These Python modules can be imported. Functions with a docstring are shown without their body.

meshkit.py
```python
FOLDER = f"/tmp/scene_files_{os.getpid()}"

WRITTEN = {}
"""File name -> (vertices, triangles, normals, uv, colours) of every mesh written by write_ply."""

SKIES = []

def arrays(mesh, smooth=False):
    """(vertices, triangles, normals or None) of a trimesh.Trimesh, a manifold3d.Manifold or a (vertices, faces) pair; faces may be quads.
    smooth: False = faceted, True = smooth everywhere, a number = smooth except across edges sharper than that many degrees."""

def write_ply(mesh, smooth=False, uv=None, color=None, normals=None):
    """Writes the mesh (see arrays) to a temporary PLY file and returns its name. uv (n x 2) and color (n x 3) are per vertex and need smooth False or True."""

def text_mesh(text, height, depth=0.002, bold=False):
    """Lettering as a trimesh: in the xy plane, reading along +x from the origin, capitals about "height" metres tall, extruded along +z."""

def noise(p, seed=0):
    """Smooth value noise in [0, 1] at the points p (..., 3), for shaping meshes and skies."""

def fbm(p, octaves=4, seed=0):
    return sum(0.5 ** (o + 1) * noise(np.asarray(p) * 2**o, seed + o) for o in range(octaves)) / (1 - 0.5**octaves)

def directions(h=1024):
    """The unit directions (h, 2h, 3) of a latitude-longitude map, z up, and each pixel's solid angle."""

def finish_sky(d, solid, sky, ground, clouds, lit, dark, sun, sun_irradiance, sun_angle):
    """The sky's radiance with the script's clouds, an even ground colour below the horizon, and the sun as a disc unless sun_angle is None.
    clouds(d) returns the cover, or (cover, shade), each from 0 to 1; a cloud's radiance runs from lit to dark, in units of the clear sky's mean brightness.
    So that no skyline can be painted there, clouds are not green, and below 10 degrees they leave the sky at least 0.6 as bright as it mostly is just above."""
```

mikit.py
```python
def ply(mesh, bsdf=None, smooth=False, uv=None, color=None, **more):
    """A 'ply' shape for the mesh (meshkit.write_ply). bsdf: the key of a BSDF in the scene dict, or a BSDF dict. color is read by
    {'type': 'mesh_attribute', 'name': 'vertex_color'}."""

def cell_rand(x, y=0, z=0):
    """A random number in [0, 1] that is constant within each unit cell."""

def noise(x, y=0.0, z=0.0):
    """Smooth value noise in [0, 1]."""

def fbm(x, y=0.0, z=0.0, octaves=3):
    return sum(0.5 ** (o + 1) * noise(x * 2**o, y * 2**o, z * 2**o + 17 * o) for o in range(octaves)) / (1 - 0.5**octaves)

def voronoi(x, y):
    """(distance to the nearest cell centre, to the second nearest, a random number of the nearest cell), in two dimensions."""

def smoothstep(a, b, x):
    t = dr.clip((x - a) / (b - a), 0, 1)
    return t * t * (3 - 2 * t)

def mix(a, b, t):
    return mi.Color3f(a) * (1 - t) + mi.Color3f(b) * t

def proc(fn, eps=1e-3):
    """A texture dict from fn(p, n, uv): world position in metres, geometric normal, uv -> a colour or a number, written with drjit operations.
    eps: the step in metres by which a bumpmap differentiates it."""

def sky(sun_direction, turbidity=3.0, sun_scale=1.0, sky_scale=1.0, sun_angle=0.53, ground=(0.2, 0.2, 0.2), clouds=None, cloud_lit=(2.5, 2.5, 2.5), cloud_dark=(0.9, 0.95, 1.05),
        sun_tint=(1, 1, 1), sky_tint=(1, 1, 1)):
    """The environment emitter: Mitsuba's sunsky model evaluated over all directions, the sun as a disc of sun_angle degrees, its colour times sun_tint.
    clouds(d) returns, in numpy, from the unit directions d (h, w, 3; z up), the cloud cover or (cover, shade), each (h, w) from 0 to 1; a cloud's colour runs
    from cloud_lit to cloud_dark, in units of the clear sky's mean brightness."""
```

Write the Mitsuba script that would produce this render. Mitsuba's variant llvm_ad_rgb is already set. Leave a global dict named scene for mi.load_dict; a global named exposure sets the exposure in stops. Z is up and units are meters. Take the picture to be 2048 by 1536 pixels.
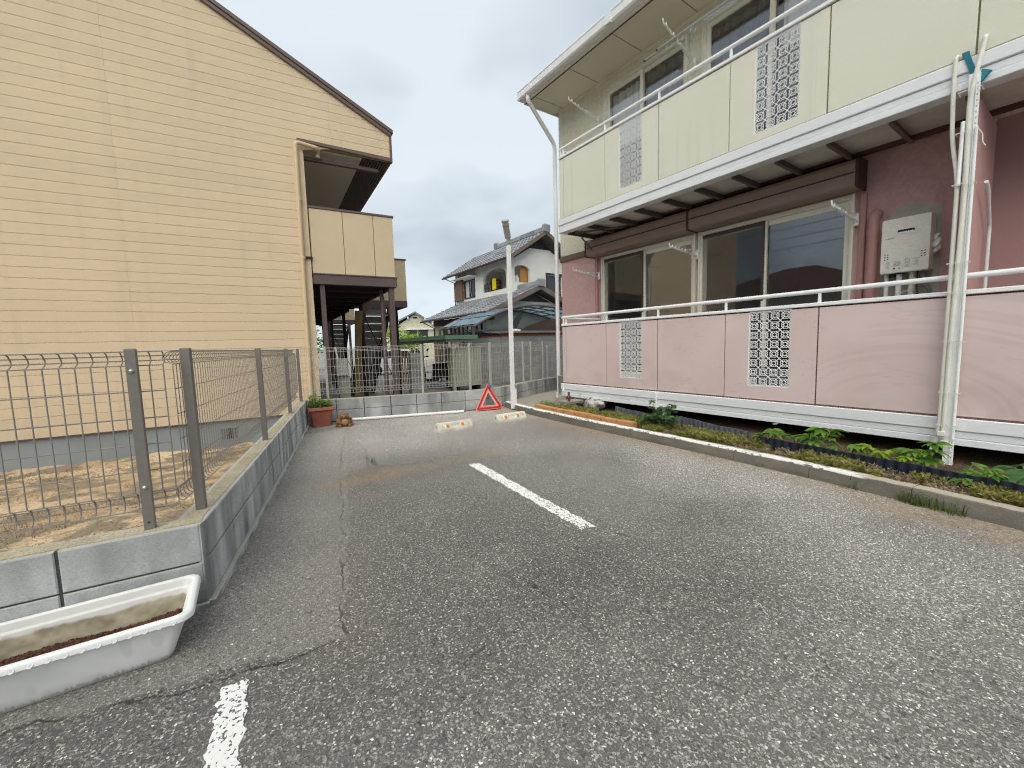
import math, random
import numpy as np, trimesh, manifold3d as m3, shapely, shapely.geometry as sg, shapely.ops, shapely.affinity as sa
import drjit as dr, mitsuba as mi, mikit, meshkit
from mikit import proc, noise, fbm, voronoi, smoothstep, mix, cell_rand

# ------------------------------------------------------------------ camera, sky, exposure
exposure = 2.92
scene, labels = {}, {}
FOC, PITCH, ROLL, YAW, EYE = 828.0, -0.094993, -0.02895, 0.606, 1.10
def _cam():
    f = np.array([math.sin(YAW) * math.cos(PITCH), math.cos(YAW) * math.cos(PITCH), math.sin(PITCH)])
    r = np.array([math.cos(YAW), -math.sin(YAW), 0.0]); u = np.cross(r, f)
    return f, u * math.cos(ROLL) - r * math.sin(ROLL)
_f, _u = _cam()
_o = np.array([0, 0, EYE])
scene['camera'] = {'type': 'perspective', 'fov': math.degrees(2 * math.atan(1024 / FOC)), 'fov_axis': 'x', 'near_clip': 0.05, 'far_clip': 2000.0,
                   'to_world': mi.ScalarTransform4f().look_at(origin=_o.tolist(), target=(_o + _f).tolist(), up=_u.tolist())}
def clouds(d):
    e = np.maximum(d[..., 2], 0.0)
    q = np.stack([d[..., 0] / (e + 0.35) * 1.5, d[..., 1] / (e + 0.35) * 1.5, e * 0.7], -1)
    w = q + 0.9 * np.stack([meshkit.fbm(q * 0.8 + 5.1, 3, 7), meshkit.fbm(q * 0.8 + 9.7, 3, 8), 0 * e], -1)
    a = meshkit.fbm(w * [1.0, 1.0, 2.0] + 3.0, 5, 3)
    b = meshkit.fbm(w * [0.45, 0.45, 1.0] + 11.0, 3, 5)
    s = np.clip(0.5 + 2.3 * (a - 0.5) + 1.6 * (b - 0.5), 0, 1)
    return np.full(e.shape, 0.95), np.clip(0.62 - 0.42 * e + 1.1 * (s - 0.5), 0, 1)
scene['sky'] = mikit.sky((-0.50, -0.50, 0.70), turbidity=3, sun_scale=0.3, sun_angle=65, clouds=clouds, cloud_lit=(1.18, 1.29, 1.37), cloud_dark=(0.45, 0.545, 0.615), ground=(0.2, 0.2, 0.19), sun_tint=(0.86, 0.98, 1.14))

# ------------------------------------------------------------------ helpers
random.seed(4)
rng = np.random.default_rng(11)
_taken = {}
def num(name):
    n = _taken.get(name, -1) + 1
    _taken[name] = n
    return name if n == 0 else '%s_%03d' % (name, n)
def thing(name, label, cat, group=None):
    k = num(name)
    labels[k] = {'label': label, 'category': cat}
    if group: labels[k]['group'] = group
    return k
def P(parent, name, mesh, mat, smooth=False, label=None, stuff=False):
    k = num(parent + '__' + name)
    scene[k] = mikit.ply(mesh, mat, smooth=smooth)
    if label: labels.setdefault(k, {})['label'] = label
    if stuff: labels.setdefault(k, {})['kind'] = 'stuff'
    return k
def solo(name, mesh, mat, label, cat, group=None, smooth=False):
    k = thing(name, label, cat, group)
    scene[k] = mikit.ply(mesh, mat, smooth=smooth)
    return k
def ground_piece(name, mesh, mat, label=None, smooth=False, kind='structure'):
    k = num(name)
    scene[k] = mikit.ply(mesh, mat, smooth=smooth)
    labels[k] = {'kind': kind}
    if label: labels[k]['label'] = label
    return k
def cat(ms):
    vs, fs, n = [], [], 0
    for m in ms:
        if not isinstance(m, tuple):
            m = (np.asarray(m.vertices), np.asarray(m.faces))
        v, f = np.asarray(m[0], float), np.asarray(m[1], int)
        if f.shape[1] == 4: f = np.vstack([f[:, [0, 1, 2]], f[:, [0, 2, 3]]])
        vs.append(v); fs.append(f + n); n += len(v)
    return np.vstack(vs), np.vstack(fs)
def V(*a): return np.array(a, float)
class Fr:
    """A local frame: a and b span a face, c points out of it."""
    def __init__(s, O, A, B, C): s.O, s.A, s.B, s.C = map(lambda x: np.asarray(x, float), (O, A, B, C))
    def __call__(s, v):
        v = np.asarray(v, float)
        return s.O + v[..., :1] * s.A + v[..., 1:2] * s.B + v[..., 2:3] * s.C
    def fix(s, f):
        return f if np.dot(np.cross(s.A, s.B), s.C) > 0 else np.asarray(f)[:, ::-1]
W = Fr((0, 0, 0), (1, 0, 0), (0, 1, 0), (0, 0, 1))
def plate(poly, c0, c1, bev=0.0, fr=W):
    """A convex polygon of the frame's face, from c0 to c1 outwards, its outer edges chamfered."""
    if not hasattr(poly, 'exterior'): poly = sg.Polygon(poly)
    poly = sg.polygon.orient(poly)
    o = np.array(poly.exterior.coords)[:-1]; n = len(o)
    rings = [np.c_[o, np.full(n, c0)], np.c_[o, np.full(n, c1 - bev)]]
    if bev > 0:
        q = []
        for i in range(n):
            a, b, c = o[i - 1], o[i], o[(i + 1) % n]
            d1, d2 = (b - a) / np.linalg.norm(b - a), (c - b) / np.linalg.norm(c - b)
            n1, n2 = V(-d1[1], d1[0]), V(-d2[1], d2[0])
            m = n1 + n2; m = m / max(np.dot(m, m), 1e-9) * 2
            q.append(b + bev * m)
        rings.append(np.c_[np.array(q), np.full(n, c1)])
    return loft(rings, fr=fr)
def loft(rings, caps=(True, True), fr=W):
    n = len(rings[0]); v = np.vstack(rings); f = []
    for k in range(len(rings) - 1):
        for i in range(n):
            j = (i + 1) % n
            a, b, c, d = k * n + i, k * n + j, (k + 1) * n + j, (k + 1) * n + i
            f += [(a, b, c), (a, c, d)]
    if caps[0]: f += [(0, i + 1, i) for i in range(1, n - 1)]
    t = (len(rings) - 1) * n
    if caps[1]: f += [(t, t + i, t + i + 1) for i in range(1, n - 1)]
    return fr(v), fr.fix(np.array(f))
def box(a0, a1, b0, b1, c0, c1, fr=W, bev=0.0):
    a0, a1 = min(a0, a1), max(a0, a1); b0, b1 = min(b0, b1), max(b0, b1); c0, c1 = min(c0, c1), max(c0, c1)
    return plate([(a0, b0), (a1, b0), (a1, b1), (a0, b1)], c0, c1, bev, fr)
def extr(poly, c0, c1, fr=W):
    """Any polygon (holes too), extruded in the frame."""
    ms = []
    for g in getattr(poly, 'geoms', [poly]):
        if g.is_empty or g.area < 1e-9: continue
        m = trimesh.creation.extrude_polygon(g, c1 - c0, engine='earcut')
        v = np.array(m.vertices); v[:, 2] += c0
        ms.append((fr(v), fr.fix(np.array(m.faces))))
    return cat(ms)
def tube(pts, r, n=8, cap=True):
    pts = np.asarray(pts, float); k = len(pts)
    r = np.full(k, r) if np.isscalar(r) else np.asarray(r, float)
    t = np.gradient(pts, axis=0); t /= np.linalg.norm(t, axis=1, keepdims=True) + 1e-12
    up = V(0, 0, 1) if abs(t[0, 2]) < 0.9 else V(1, 0, 0)
    rings = []
    x = np.cross(t[0], up); x /= np.linalg.norm(x)
    an = np.arange(n) / n * 2 * math.pi
    for i in range(k):
        x = x - t[i] * np.dot(x, t[i]); x /= np.linalg.norm(x)
        y = np.cross(t[i], x)
        rings.append(pts[i] + r[i] * (np.cos(an)[:, None] * x + np.sin(an)[:, None] * y))
    return loft(rings, (cap, cap))
def bend(pts, rad=0.03, k=5):
    """The polyline with rounded corners."""
    pts = [np.asarray(p, float) for p in pts]; out = [pts[0]]
    for a, b, c in zip(pts, pts[1:], pts[2:]):
        u, w = a - b, c - b; lu, lw = np.linalg.norm(u), np.linalg.norm(w)
        d = min(rad, lu * .45, lw * .45); p, q = b + u / lu * d, b + w / lw * d
        for t in np.linspace(0, 1, k): out.append((1 - t) ** 2 * p + 2 * t * (1 - t) * b + t * t * q)
    return np.array(out + [pts[-1]])
def lathe(prof, n=20, c=(0, 0, 0)):
    an = np.arange(n) / n * 2 * math.pi
    return loft([np.c_[r * np.cos(an) + c[0], r * np.sin(an) + c[1], np.full(n, z + c[2])] for r, z in prof])
def sph(c, r, sub=2):
    m = trimesh.creation.icosphere(subdivisions=sub)
    return np.array(m.vertices) * r + np.asarray(c, float), np.array(m.faces)
def blob(fn, lo, hi, step):
    """The surface fn = 0 (fn > 0 inside)."""
    m = m3.Manifold.level_set(lambda x, y, z: float(fn(x, y, z)), [*lo, *hi], step).to_mesh()
    return np.array(m.vert_properties[:, :3]), np.array(m.tri_verts)
def move(m, loc=(0, 0, 0), rz=0.0, s=1.0):
    c, q = math.cos(rz), math.sin(rz)
    v = np.asarray(m[0], float) * s
    return np.c_[v[:, 0] * c - v[:, 1] * q + loc[0], v[:, 0] * q + v[:, 1] * c + loc[1], v[:, 2] + loc[2]], m[1]
def grid(nx, ny, fn):
    """A sheet: fn(u, v) -> points, u and v arrays from 0 to 1."""
    u, v = np.meshgrid(np.linspace(0, 1, nx), np.linspace(0, 1, ny), indexing='ij')
    p = fn(u, v).reshape(-1, 3); f = []
    for i in range(nx - 1):
        a = i * ny + np.arange(ny - 1)
        f.append(np.c_[a, a + ny, a + ny + 1]); f.append(np.c_[a, a + ny + 1, a + 1])
    return p, np.vstack(f)

# ------------------------------------------------------------------ materials
KERB_PTS = [(4.03, 6.05), (3.93, 5.55), (3.855, 4.95), (3.80, 4.2), (3.765, 3.5), (3.745, 2.8), (3.72, 2.2), (3.68, 1.5), (3.635, 1.0), (3.56, 0.4), (3.47, -0.3), (3.30, -1.5)]
def rgb(c): return {'type': 'rgb', 'value': [float(x) for x in c]}
def two(b): return {'type': 'twosided', 'bsdf': b}
def mat(name, color, rough=0.6, spec=0.4, metal=0.0, bump=None, height=0.001, eps=1e-3, extra=None):
    b = {'type': 'principled', 'base_color': proc(color, eps) if callable(color) else rgb(color), 'roughness': proc(rough, eps) if callable(rough) else float(rough), 'specular': spec}
    if metal: b['metallic'] = metal
    if extra: b.update(extra)
    if bump is not None:
        b = {'type': 'bumpmap', 'arbitrary': proc(bump, eps), 'scale': float(height), 'bsdf': b}
    scene[name] = two(b)
    return name
def mottle(c, amt=0.12, s=3.0, fine=60.0, famt=0.06, tint=None):
    """An even paint or render, faintly uneven in tone."""
    t = c if tint is None else tint
    def f(p, n, uv):
        a = fbm(p.x * s, p.y * s, p.z * s, 3) - 0.5
        g = noise(p.x * fine, p.y * fine, p.z * fine) - 0.5
        return mix(c, t, dr.clip(0.5 + 1.6 * a, 0, 1)) * (1 + 2 * amt * a + 2 * famt * g)
    return f
def seg_dist(x, y, pts):
    d = mi.Float(9.0)
    for (ax, ay), (bx, by) in zip(pts, pts[1:]):
        ux, uy = bx - ax, by - ay
        t = dr.clip(((x - ax) * ux + (y - ay) * uy) / (ux * ux + uy * uy), 0, 1)
        d = dr.minimum(d, dr.sqrt(dr.square(x - ax - t * ux) + dr.square(y - ay - t * uy)))
    return d
CRACKS = [[(1.02, 1.75), (1.07, 1.5), (1.11, 1.24), (1.06, 1.05), (1.12, 0.85), (1.22, 0.62)], [(0.76, 1.36), (0.72, 1.25), (0.68, 1.23), (0.6, 1.22)], [(0.45, 1.03), (0.4, 0.99), (0.31, 0.98)],
          [(1.78, 1.6), (1.85, 1.2), (2.1, 0.9)], [(1.5, 2.6), (1.25, 2.35), (1.0, 2.3)], [(2.3, 2.6), (2.6, 2.2), (2.75, 1.7)]]
SEAMS = [[(-0.8, 1.83), (-0.62, 1.79), (-0.4, 1.74), (-0.15, 1.66), (0.08, 1.61), (0.23, 1.61), (0.31, 1.585), (0.42, 1.56)], [(0.31, 1.585), (0.32, 1.71), (0.4, 2.08), (0.53, 2.69), (0.68, 3.38), (0.96, 4.64), (1.21, 5.57), (1.36, 6.0)],
         [(1.02, 3.92), (1.08, 3.82), (1.42, 3.72), (1.84, 3.69), (2.39, 3.72), (2.82, 3.74), (3.2, 3.8), (3.8, 3.9)], [(1.2, 5.72), (1.85, 5.71), (2.64, 5.43), (3.36, 5.19), (3.9, 5.1)], [(1.22, 4.7), (1.12, 4.24), (1.04, 3.9)]]
def asphalt_zones(p):
    wx = p.x + 0.05 * (fbm(p.x * 9, p.y * 9, 2.0, 3) - 0.5)
    wy = p.y + 0.05 * (fbm(p.x * 9, p.y * 9, 7.0, 3) - 0.5)
    strip = smoothstep(0.0, 0.012, 0.31 + (wy - 1.585) * 0.238 - wx) * smoothstep(0.0, 0.015, wy - (1.66 - 0.22 * wx)) * smoothstep(0.0, 0.1, 6.05 - wy)
    back = smoothstep(0.0, 0.015, wy - (3.72 + 0.14 * smoothstep(1.4, 1.0, wx) + 0.02 * wx)) * smoothstep(0.0, 0.012, wx - (0.31 + (wy - 1.585) * 0.238))
    return wx, wy, strip, back
def asphalt_color(p, n, uv):
    wx, wy, strip, back = asphalt_zones(p)
    r = dr.sqrt(dr.square(p.x) + dr.square(p.y))
    far = smoothstep(3.0, 7.0, r)
    jx = p.x + 0.006 * (noise(p.x * 150, p.y * 150, 1.0) - 0.5); jy = p.y + 0.006 * (noise(p.x * 150, p.y * 150, 6.0) - 0.5)
    d0, e0, h0 = voronoi(jx * 92, jy * 92)
    d1, e1, h1 = voronoi(jx * 150 + 7, jy * 150)
    d2, e2, h2 = voronoi(jx * 290 + 31, jy * 290)
    fine = dr.maximum(strip, back * 0.7)
    st0 = smoothstep(0.10, 0.24, e0 - d0) * smoothstep(0.36, 0.26, d0) * smoothstep(0.74 + 0.2 * fine, 0.80 + 0.2 * fine, h0)
    st1 = smoothstep(0.06, 0.18, e1 - d1) * smoothstep(0.30 + 0.25 * fine, 0.40 + 0.25 * fine, h1)
    st2 = smoothstep(0.05, 0.2, e2 - d2)
    t0 = cell_rand(h0 * 4001, 3); t1 = cell_rand(h1 * 4001, 5)
    big = fbm(p.x * 0.55 + 4, p.y * 0.55, 1.0, 4)
    mid = fbm(p.x * 2.3, p.y * 2.3, 5.0, 3)
    binder = mix((0.07, 0.069, 0.068), (0.125, 0.122, 0.118), dr.clip(1.6 * mid - 0.3, 0, 1))
    binder = mix(binder, mi.Color3f(0.145, 0.14, 0.134), strip * 0.7)
    c = mix(binder, mix((0.085, 0.083, 0.082), (0.30, 0.295, 0.28), h2 * h2), st2 * 0.75)
    c = mix(c, mix((0.10, 0.098, 0.097), (0.42, 0.41, 0.385), t1 * t1 * t1), st1 * 0.85 * (1 - 0.3 * fine))
    c = mix(c, mix((0.19, 0.185, 0.18), (0.66, 0.645, 0.59), t0 * t0 + 0.1), st0)
    wear = dr.clip(2.6 * (big - 0.36), 0, 1)
    c = c * (0.99 + 0.72 * wear)
    c = c * 1.1 * (1 + 0.36 * back + 0.38 * strip) * (1 - 0.4 * smoothstep(0.80, 0.9, noise(p.x * 95, p.y * 95, 8.0)))
    right = smoothstep(1.2, 2.6, p.x) * smoothstep(0.2, 1.0, mid + 0.4)
    c = c * (1 + 0.28 * right * (1 - back))
    # tyre-dark and oily patches
    oil = smoothstep(0.6, 0.15, dr.sqrt(dr.square((p.x - 2.35) / 1.0) + dr.square((p.y - 1.35) / 0.45)) + 0.5 * (mid - 0.5)) + 0.8 * smoothstep(0.5, 0.1, dr.sqrt(dr.square((p.x - 1.35) / 1.1) + dr.square((p.y - 1.45) / 0.4)) + 0.5 * (mid - 0.5))
    oil += 0.7 * smoothstep(0.5, 0.1, dr.sqrt(dr.square((p.x - 2.9) / 0.5) + dr.square((p.y - 2.5) / 0.9)) + 0.6 * (mid - 0.5))
    c = c * (1 - 0.15 * dr.clip(oil, 0, 1))
    # washed-out soil: by the kerb, along the old seams
    kx = 3.72 + 0.05 * (p.y - 2.5) - p.x
    dirt = smoothstep(0.55, 0.0, kx + 0.9 * (mid - 0.45)) * smoothstep(-1, 0.0, kx + 1) * 0.8
    dirt = dr.maximum(dirt, 0.75 * smoothstep(0.30, 0.0, dr.abs(wy - 3.55) + 0.5 * (mid - 0.3)) * smoothstep(0.2, 0.6, p.x) * smoothstep(2.9, 2.0, p.x))
    dirt = dr.maximum(dirt, 0.12 * smoothstep(0.28, 0.0, dr.abs(seg_dist(wx, wy, SEAMS[1]) - 0.05) + 0.4 * (mid - 0.35)))
    c = mix(c, mi.Color3f(0.32, 0.25, 0.18) * (0.55 + 0.75 * noise(p.x * 60, p.y * 60)), dr.clip(dirt, 0, 0.55))
    sx = wx + 0.02 * (noise(p.x * 40, p.y * 40, 1.0) - 0.5); sy = wy + 0.02 * (noise(p.x * 40, p.y * 40, 4.0) - 0.5)
    line = mi.Float(0)
    for s in SEAMS: line = dr.maximum(line, smoothstep(0.0075, 0.002, seg_dist(sx, sy, s)) * (0.35 + 0.65 * smoothstep(0.35, 0.6, noise(p.x * 7, p.y * 7, 9.0))))
    for s in CRACKS: line = dr.maximum(line, 0.7 * smoothstep(0.007, 0.001, seg_dist(sx, sy, s)) * smoothstep(0.35, 0.55, noise(p.x * 9, p.y * 9, 3.0) + 0.1))
    return c * mi.Color3f(1.03, 0.995, 0.975) * (1 - 0.6 * line)
def asphalt_bump(p, n, uv):
    d1, e1, h1 = voronoi(p.x * 150 + 7, p.y * 150)
    return smoothstep(0.03, 0.25, e1 - d1) * smoothstep(0.1, 0.6, h1) + 0.5 * noise(p.x * 260, p.y * 260)
mat('m_asphalt', asphalt_color, 0.95, 0.12, bump=asphalt_bump, height=0.0022, eps=0.0012)
def paint_color(p, n, uv):
    v = noise(p.x * 120, p.y * 120, 2.0) * 0.6 + noise(p.x * 260, p.y * 260, 5.0) * 0.4
    k = smoothstep(0.32, 0.37, v + 0.25 * (fbm(p.x * 6, p.y * 6, 1.0, 2) - 0.5))
    return mix((0.13, 0.13, 0.125), (0.8, 0.8, 0.78), k)
mat('m_line_paint', paint_color, 0.75, 0.3)
def cmu(p, n, uv):
    h = p.x * 0.83 + p.y * 1.0
    st = fbm(h * 9, p.z * 1.6, 2.0, 4)
    g = noise(p.x * 240, p.y * 240, p.z * 240)
    b = fbm(p.x * 2.2, p.y * 2.2, p.z * 5.0, 3)
    c = mix((0.19, 0.198, 0.205), (0.52, 0.538, 0.545), dr.clip(2.1 * (st - 0.24), 0, 1))
    c = mix(c, mi.Color3f(0.30, 0.305, 0.30), dr.clip(2 * (b - 0.45), 0, 0.6))
    speck = smoothstep(0.7, 0.82, noise(p.x * 55, p.y * 55, p.z * 55))
    top = smoothstep(0.6, 0.9, dr.abs(n.z))
    c = mix(c, mi.Color3f(0.42, 0.405, 0.36), top * 0.85)
    return c * (0.84 + 0.32 * g) * (1 - 0.07 * speck)
def grain(f1, f2=0):
    return lambda p, n, uv: noise(p.x * f1, p.y * f1, p.z * f1) + (0.6 * noise(p.x * f2, p.y * f2, p.z * f2) if f2 else 0)
mat('m_block', cmu, 0.92, 0.2, bump=grain(160, 420), height=0.0012)
mat('m_block_dark', lambda p, n, uv: mi.Color3f(0.27, 0.275, 0.275) * (0.8 + 0.4 * noise(p.x * 90, p.y * 90, p.z * 90)) * (0.7 + 0.6 * fbm(p.x * 3 + p.y * 3, p.z * 8, 1.0, 3)), 0.95, 0.2)
mat('m_mortar', lambda p, n, uv: mi.Color3f(0.085, 0.085, 0.085) * (0.7 + 0.5 * noise(p.x * 130, p.y * 130, p.z * 130)), 0.95, 0.1)
def coping(p, n, uv):
    g = noise(p.x * 210, p.y * 210, p.z * 210)
    return mix((0.30, 0.255, 0.17), (0.46, 0.42, 0.33), fbm(p.x * 7, p.y * 7, 2.0, 3)) * (0.65 + 0.7 * g)
mat('m_coping', coping, 0.95, 0.1, bump=grain(190, 400), height=0.0025)
KP = [float(k) for k in np.polyfit([p[1] for p in KERB_PTS], [p[0] for p in KERB_PTS], 4)]
def kerb_color(p, n, uv):
    across = p.x - ((((KP[0] * p.y + KP[1]) * p.y + KP[2]) * p.y + KP[3]) * p.y + KP[4])
    g = noise(p.x * 170, p.y * 170, p.z * 170)
    c = mix((0.115, 0.105, 0.088), (0.215, 0.20, 0.17), fbm(p.y * 3.5 + p.x * 2, p.z * 9, 3.0, 3)) * (0.75 + 0.5 * g)
    pale = mix((0.32, 0.29, 0.235), (0.45, 0.41, 0.34), g)
    c = mix(c, pale, smoothstep(0.6, 0.9, dr.abs(n.z)))
    worn = smoothstep(0.38, 0.46, noise(p.x * 55, p.y * 55, 1.0) * 0.55 + 0.45 * fbm(p.x * 12, p.y * 7, 3.0, 2) + 0.06)
    pm = worn * smoothstep(0.086, 0.094, p.z + 0.3 * 0.03 * (noise(p.x * 40, p.y * 26, p.z * 40) - 0.5)) * smoothstep(0.9, 1.0, p.y + 0.12 * (noise(p.x * 30, p.y * 30, 8.0) - 0.5))
    pm = pm * smoothstep(0.085, 0.07, across + 0.02 * (noise(p.x * 60, p.y * 30, 5.0) - 0.5))
    return mix(c, mi.Color3f(0.72, 0.72, 0.70), pm)
mat('m_kerb', kerb_color, 0.9, 0.2, bump=grain(150, 380), height=0.0012)
def concrete(p, n, uv):
    return mix((0.19, 0.18, 0.155), (0.33, 0.315, 0.28), fbm(p.x * 1.7, p.y * 1.7, p.z * 2, 4)) * (0.85 + 0.3 * noise(p.x * 70, p.y * 70, p.z * 70))
mat('m_concrete', concrete, 0.92, 0.2)
mat('m_far_ground', lambda p, n, uv: mix((0.16, 0.155, 0.145), (0.25, 0.245, 0.235), fbm(p.x * 0.8, p.y * 0.8, 1.0, 4)), 0.95, 0.15)
def yard(p, n, uv):
    a = fbm(p.x * 1.3 + 2, p.y * 1.3, 2.0, 4); g = noise(p.x * 80, p.y * 80, 3.0)
    c = mix((0.37, 0.265, 0.165), (0.56, 0.44, 0.295), dr.clip(2 * a - 0.45, 0, 1))
    return mix(c, mi.Color3f(0.235, 0.19, 0.135), smoothstep(0.42, 0.6, fbm(p.x * 5, p.y * 5, 6.0, 3))) * (0.75 + 0.5 * g)
mat('m_yard', yard, 0.97, 0.1, bump=grain(30, 90), height=0.012, eps=0.004)
def bed(p, n, uv):
    d, e, h = voronoi(p.x * 85, p.y * 85)
    c = mix((0.075, 0.05, 0.036), (0.26, 0.20, 0.145), h * smoothstep(0.5, 0.15, d))
    return c * (0.7 + 0.6 * fbm(p.x * 8, p.y * 8, 1.0, 2))
mat('m_bed', bed, 0.97, 0.1, bump=lambda p, n, uv: smoothstep(0.5, 0.1, voronoi(p.x * 85, p.y * 85)[0]), height=0.008, eps=0.002)
# left building
TAN = (0.69, 0.56, 0.395)
def siding(p, n, uv):
    h = p.x * 0.996 - p.y * 0.084
    bt = cell_rand(dr.floor((p.z - 0.046) / 0.139), dr.floor((h + 1.667) / 2.78), 2.0) - 0.5
    a = fbm(p.x * 0.7, p.y * 0.7, p.z * 0.7, 3) - 0.5
    run = smoothstep(0.52, 0.8, fbm(h * 11, p.z * 0.35, 4.0, 3)) * (0.4 + 0.6 * smoothstep(0.4, 0.65, fbm(h * 1.2, p.z * 1.5, 8.0, 2)))
    low = smoothstep(0.55, 0.05, p.z + 0.5 * (fbm(h * 3, p.z * 2, 1.0, 3) - 0.5))
    c = mix(TAN, (0.71, 0.575, 0.405), dr.clip(0.5 + 2 * a, 0, 1)) * (1 + 0.05 * bt + 0.08 * a + 0.05 * (noise(p.x * 95, p.y * 95, p.z * 95) - 0.5))
    return mix(c, mi.Color3f(0.42, 0.35, 0.25), 0.16 * run + 0.12 * low)
mat('m_siding', siding, 0.75, 0.3, bump=grain(260, 120), height=0.0006)
mat('m_tan_panel', mottle((0.625, 0.52, 0.36), 0.05, 1.5, 140, 0.05), 0.78, 0.3, bump=grain(300), height=0.0004)
mat('m_groove', (0.36, 0.28, 0.17), 0.9, 0.1)
mat('m_brown_trim', mottle((0.145, 0.103, 0.09), 0.1, 4), 0.45, 0.4)
mat('m_brown_steel', mottle((0.115, 0.083, 0.085), 0.18, 5), 0.5, 0.4)
mat('m_tread', mottle((0.50, 0.45, 0.40), 0.12, 4), 0.6, 0.3)
mat('m_dark_steel', (0.03, 0.022, 0.022), 0.6, 0.3)
mat('m_foundation', mottle((0.27, 0.30, 0.315), 0.14, 2.0, 120, 0.05), 0.9, 0.2)
mat('m_soffit_grey', mottle((0.66, 0.62, 0.54), 0.05, 1), 0.85, 0.2)
mat('m_tan_pipe', (0.60, 0.47, 0.30), 0.4, 0.45)
mat('m_plank', mottle((0.36, 0.25, 0.12), 0.2, 6), 0.7, 0.3)
# right building
def stucco(c, c2):
    def f(p, n, uv):
        a = fbm(p.x * 1.1, p.y * 1.1, p.z * 1.1, 3); v = fbm(p.y * 38, p.z * 38, 3.0, 2)
        return mix(c, c2, dr.clip(1.8 * (a - 0.25), 0, 1)) * (0.88 + 0.24 * v)
    return f
def stucco_bump(p, n, uv):
    w = 0.6 * fbm(p.y * 10, p.z * 10, 2.0, 2)
    return smoothstep(0.35, 0.62, fbm(p.y * 26 + w, p.z * 26 + w, 5.0 + p.x, 2)) + 0.25 * noise(p.y * 150, p.z * 150)
mat('m_pink_stucco', stucco((0.52, 0.325, 0.315), (0.58, 0.385, 0.37)), 0.7, 0.35, bump=stucco_bump, height=0.008, eps=0.003)
mat('m_cream_stucco', stucco((0.64, 0.615, 0.49), (0.68, 0.655, 0.54)), 0.75, 0.3, bump=stucco_bump, height=0.006, eps=0.003)
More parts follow.
